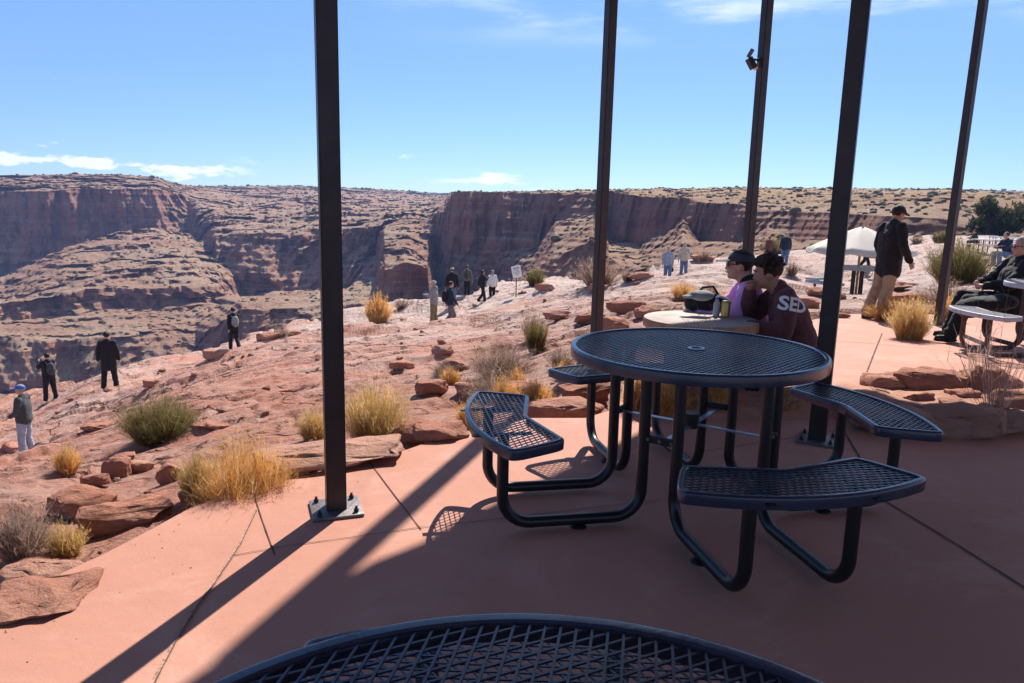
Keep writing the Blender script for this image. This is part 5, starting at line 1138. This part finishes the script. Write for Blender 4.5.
# seated couple at the stone table (both face left)
def seated(hz=.40, lean=.16, **o):
    J = joints(hip=(0, 0, hz), hL=(-.10, .03, hz-.02), hR=(.10, .03, hz-.02), kL=(-.14, .43, hz+.02), kR=(.14, .43, hz+.02), aL=(-.14, .40, .09), aR=(.14, .40, .09),
               chest=(0, lean*.6, hz+.32), neck=(0, lean, hz+.53), head=(0, lean+.06, hz+.665), sL=(-.185, lean*.9, hz+.47), sR=(.185, lean*.9, hz+.47), eL=(-.23, lean+.17, hz+.24), eR=(.23, lean+.17, hz+.24), wL=(-.1, lean+.36, hz+.26), wR=(.12, lean+.36, hz+.26)); J.update(o); return J
def place_head(px, py, Y, zhead_local, ylean, face):    # origin so that the head lands on a pixel at distance Y
    v = ray(px, py); k = Y/v[1]; x = v[0]*k; z = CAM_H+v[2]*k; a = math.radians(face); return (x+ylean*math.sin(a), Y-ylean*math.cos(a), z-zhead_local)
Yr = 5.50
J = seated(.36, .20, head=(0, .30, 1.0), neck=(0, .20, .89), wL=(-.17, .44, .62), eL=(-.25, .20, .60), eR=(.20, .38, .62), wR=(.02, .41, .86), kL=(-.16, .42, .42), kR=(.16, .42, .42))
pr = place_head(767, 273, Yr, 1.0, .30, 82)
r1 = person((pr[0], pr[1], pr[2]), 82, J, 'seated person with curly dark hair in a maroon sweatshirt with white letters', C_MAR, C_BLACK, skin=SKIN_D, hair=HAIR_C, hairstyle='fade', top_kind='sweatshirt', hi=True, vox=.016, bulk=1.12, pitch=-.18, group=None)
J = seated(.36, .14, head=(0, .20, 1.02), neck=(0, .12, .89), wL=(-.12, .50, .62), eL=(-.24, .26, .60), eR=(.25, .28, .60), wR=(.12, .50, .62))
pq = place_head(739, 265, Yr+.40, 1.02, .20, 80)
r2 = person((pq[0], pq[1], pq[2]), 80, J, 'person in a purple top, black scarf and grey cap seated at the stone table', C_PURP, C_BLACK, hair=HAIR_D, cap=C_CHAR, hi=True, vox=.016, bulk=1.05, glasses=True, top_kind='top', group=None)
fuse('scarf', [('e', (0, .10, .90), (.095, .095, .055)), ('e', (0, -.03, .93), (.085, .05, .09))], .012, C_BLACK, r2, 2, .006)
# letters across the shoulder of the sweatshirt
def letters(txt, target, origin, right, upv, size):
    cu = bpy.data.curves.new('t', 'FONT'); cu.body = txt; cu.size = size; cu.extrude = .0; cu.offset = .004; ob = bpy.data.objects.new('t', cu); COL.objects.link(ob)
    dg = bpy.context.evaluated_depsgraph_get(); dg.update(); me = bpy.data.meshes.new_from_object(ob.evaluated_get(dg)); bpy.data.objects.remove(ob)
    bm = bmesh.new(); bm.from_mesh(me); bmesh.ops.triangulate(bm, faces=bm.faces[:])
    for _ in range(3): bmesh.ops.subdivide_edges(bm, edges=[e for e in bm.edges if e.calc_length() > .012], cuts=1); bmesh.ops.triangulate(bm, faces=bm.faces[:])
    R_ = Vector(right).normalized(); U_ = Vector(upv).normalized(); n_ = R_.cross(U_); T_ = target.data
    from mathutils.bvhtree import BVHTree
    bv = BVHTree.FromPolygons([v.co for v in T_.vertices], [list(p.vertices) for p in T_.polygons])
    w_ = max(v.co.x for v in bm.verts)
    for v in bm.verts:
        q = Vector(origin)+R_*v.co.x+U_*v.co.y+n_*.4; hit_ = bv.ray_cast(q, -n_, 1.0)
        v.co = (hit_[0]+n_*.004) if hit_[0] is not None else q-n_*.4
    bm_obj('lettering', bm, M_WHITE, target, False)
sh = [c for c in r1.children if c.name.startswith('sweatshirt')][0]
# local frame: +Y towards picture left, so seen from the camera side (local -X is towards the viewer for heading 82)
letters('SED', sh, (-.30, .250, .775), (.10, -.95, -.12), (.12, -.10, 1.0), .135)
# things on the stone table
TZ = .60
def tabpt(px, py, z): return gp(px, py, z)
b_ = tabpt(707, 311, TZ)
root = empty('soft_bag', (b_[0], b_[1], TZ)); tag(root, 'black soft bag slumped on the stone table', 'bag')
fuse('bag_body', [('e', (0, 0, .07), (.16, .10, .075)), ('e', (.10, .02, .06), (.09, .08, .06)), ('e', (-.11, .02, .07), (.07, .07, .07))], .012, C_BLACK, root, 2, .008)
bm = bmesh.new(); tube(bm, [(-.1, 0, .12), (-.05, -.02, .19), (.03, -.02, .2), (.09, 0, .12)], .010, 8); bm_obj('handle', bm, C_BLACK, root)
b_ = tabpt(702, 297, TZ+.14); o = fuse('grey_hat', [('e', (0, 0, 0), (.10, .07, .04)), ('e', (-.08, -.01, -.01), (.07, .05, .012))], .01, C_GREY, None, 2, .004); o.location = (b_[0], b_[1]+.02, TZ+.15); tag(o, 'crumpled grey cap lying on top of the black bag', 'cap')
b_ = tabpt(725, 317, TZ); root = empty('drink_can', (b_[0], b_[1], TZ)); tag(root, 'golden yellow drink can standing right of the black bag', 'can')
M_CAN = mat('gold_can', (.55, .36, .10), .3, .1, 8, metal=.6); M_ALU = mat('can_metal', (.6, .6, .6), .3, metal=.9)
bm = bmesh.new(); lathe(bm, [(.026, 0), (.033, .008), (.033, .108), (.027, .120)], seg=24); cb = bm_obj('can_body', bm, M_CAN, root)
bm = bmesh.new(); lathe(bm, [(.001, .119), (.024, .119), (.027, .1225), (.025, .1235)], seg=24); bm_obj('lid', bm, M_ALU, cb)
b_ = tabpt(716, 316, TZ); root = empty('water_bottle', (b_[0], b_[1], TZ)); tag(root, 'small pale bottle between the black bag and the golden can', 'bottle')
bm = bmesh.new(); lathe(bm, [(.02, 0), (.026, .006), (.026, .09), (.012, .12), (.011, .13)], seg=20); bb = bm_obj('bottle_body', bm, M_GREYSEAT, root); bm = bmesh.new(); lathe(bm, [(.013, .1305), (.013, .145), (.001, .145)], seg=16); bm_obj('cap', bm, C_BLUE, bb)
# reclining man at the right edge
J = seated(.50, -.05, kL=(-.12, .47, .52), kR=(.12, .45, .55), aL=(-.12, .62, .12), aR=(.12, .55, .14), head=(0, -.06, 1.15), neck=(0, -.08, 1.02), chest=(0, -.04, .80), eL=(-.26, .12, .74), wL=(-.10, .30, .70), eR=(.26, .10, .74), wR=(.08, .30, .72), sL=(-.19, -.06, .96), sR=(.19, -.06, .96))
p5 = place_head(1022, 247, 8.55, 1.15, -.06, 80)
person((p5[0], p5[1], max(p5[2], ppz(8.5)-.05)), 80, J, 'grey-haired man in black with sunglasses sitting back at the right edge', C_BLACK, C_BLACK, skin=SKIN, hair=HAIR_G, hi=True, vox=.016, bulk=1.15, glasses=True, long_=.05, group=None)
# black coat over the seat beside him
b_ = (p5[0]-.42, 8.28, 0); o = fuse('folded_coat', [('e', (0, 0, .0), (.26, .17, .08)), ('e', (-.18, .03, -.06), (.14, .14, .10)), ('e', (.16, 0, .03), (.16, .15, .08))], .016, C_BLACK, None, 2, .012); o.location = (b_[0], b_[1], .42); tag(o, 'black coat heaped on the back seat of the grey table', 'coat')
# people at the far tables
J = seated(.46, .10)
v = ray(975, 247); ps = hit(975, 249); person((ps[0], ps[1], ps[2]), 80, J, 'person in black with a dark hat sitting at a far grey picnic table', C_BLACK, C_BLACK, hair=HAIR_D, cap=C_BLACK)
ps = hit(1006, 267); person((ps[0], ps[1], ps[2]), 95, J, 'person in a dark blue top and jeans sitting behind the man with sunglasses', C_NAVY, C_JEAN, hair=HAIR_B)
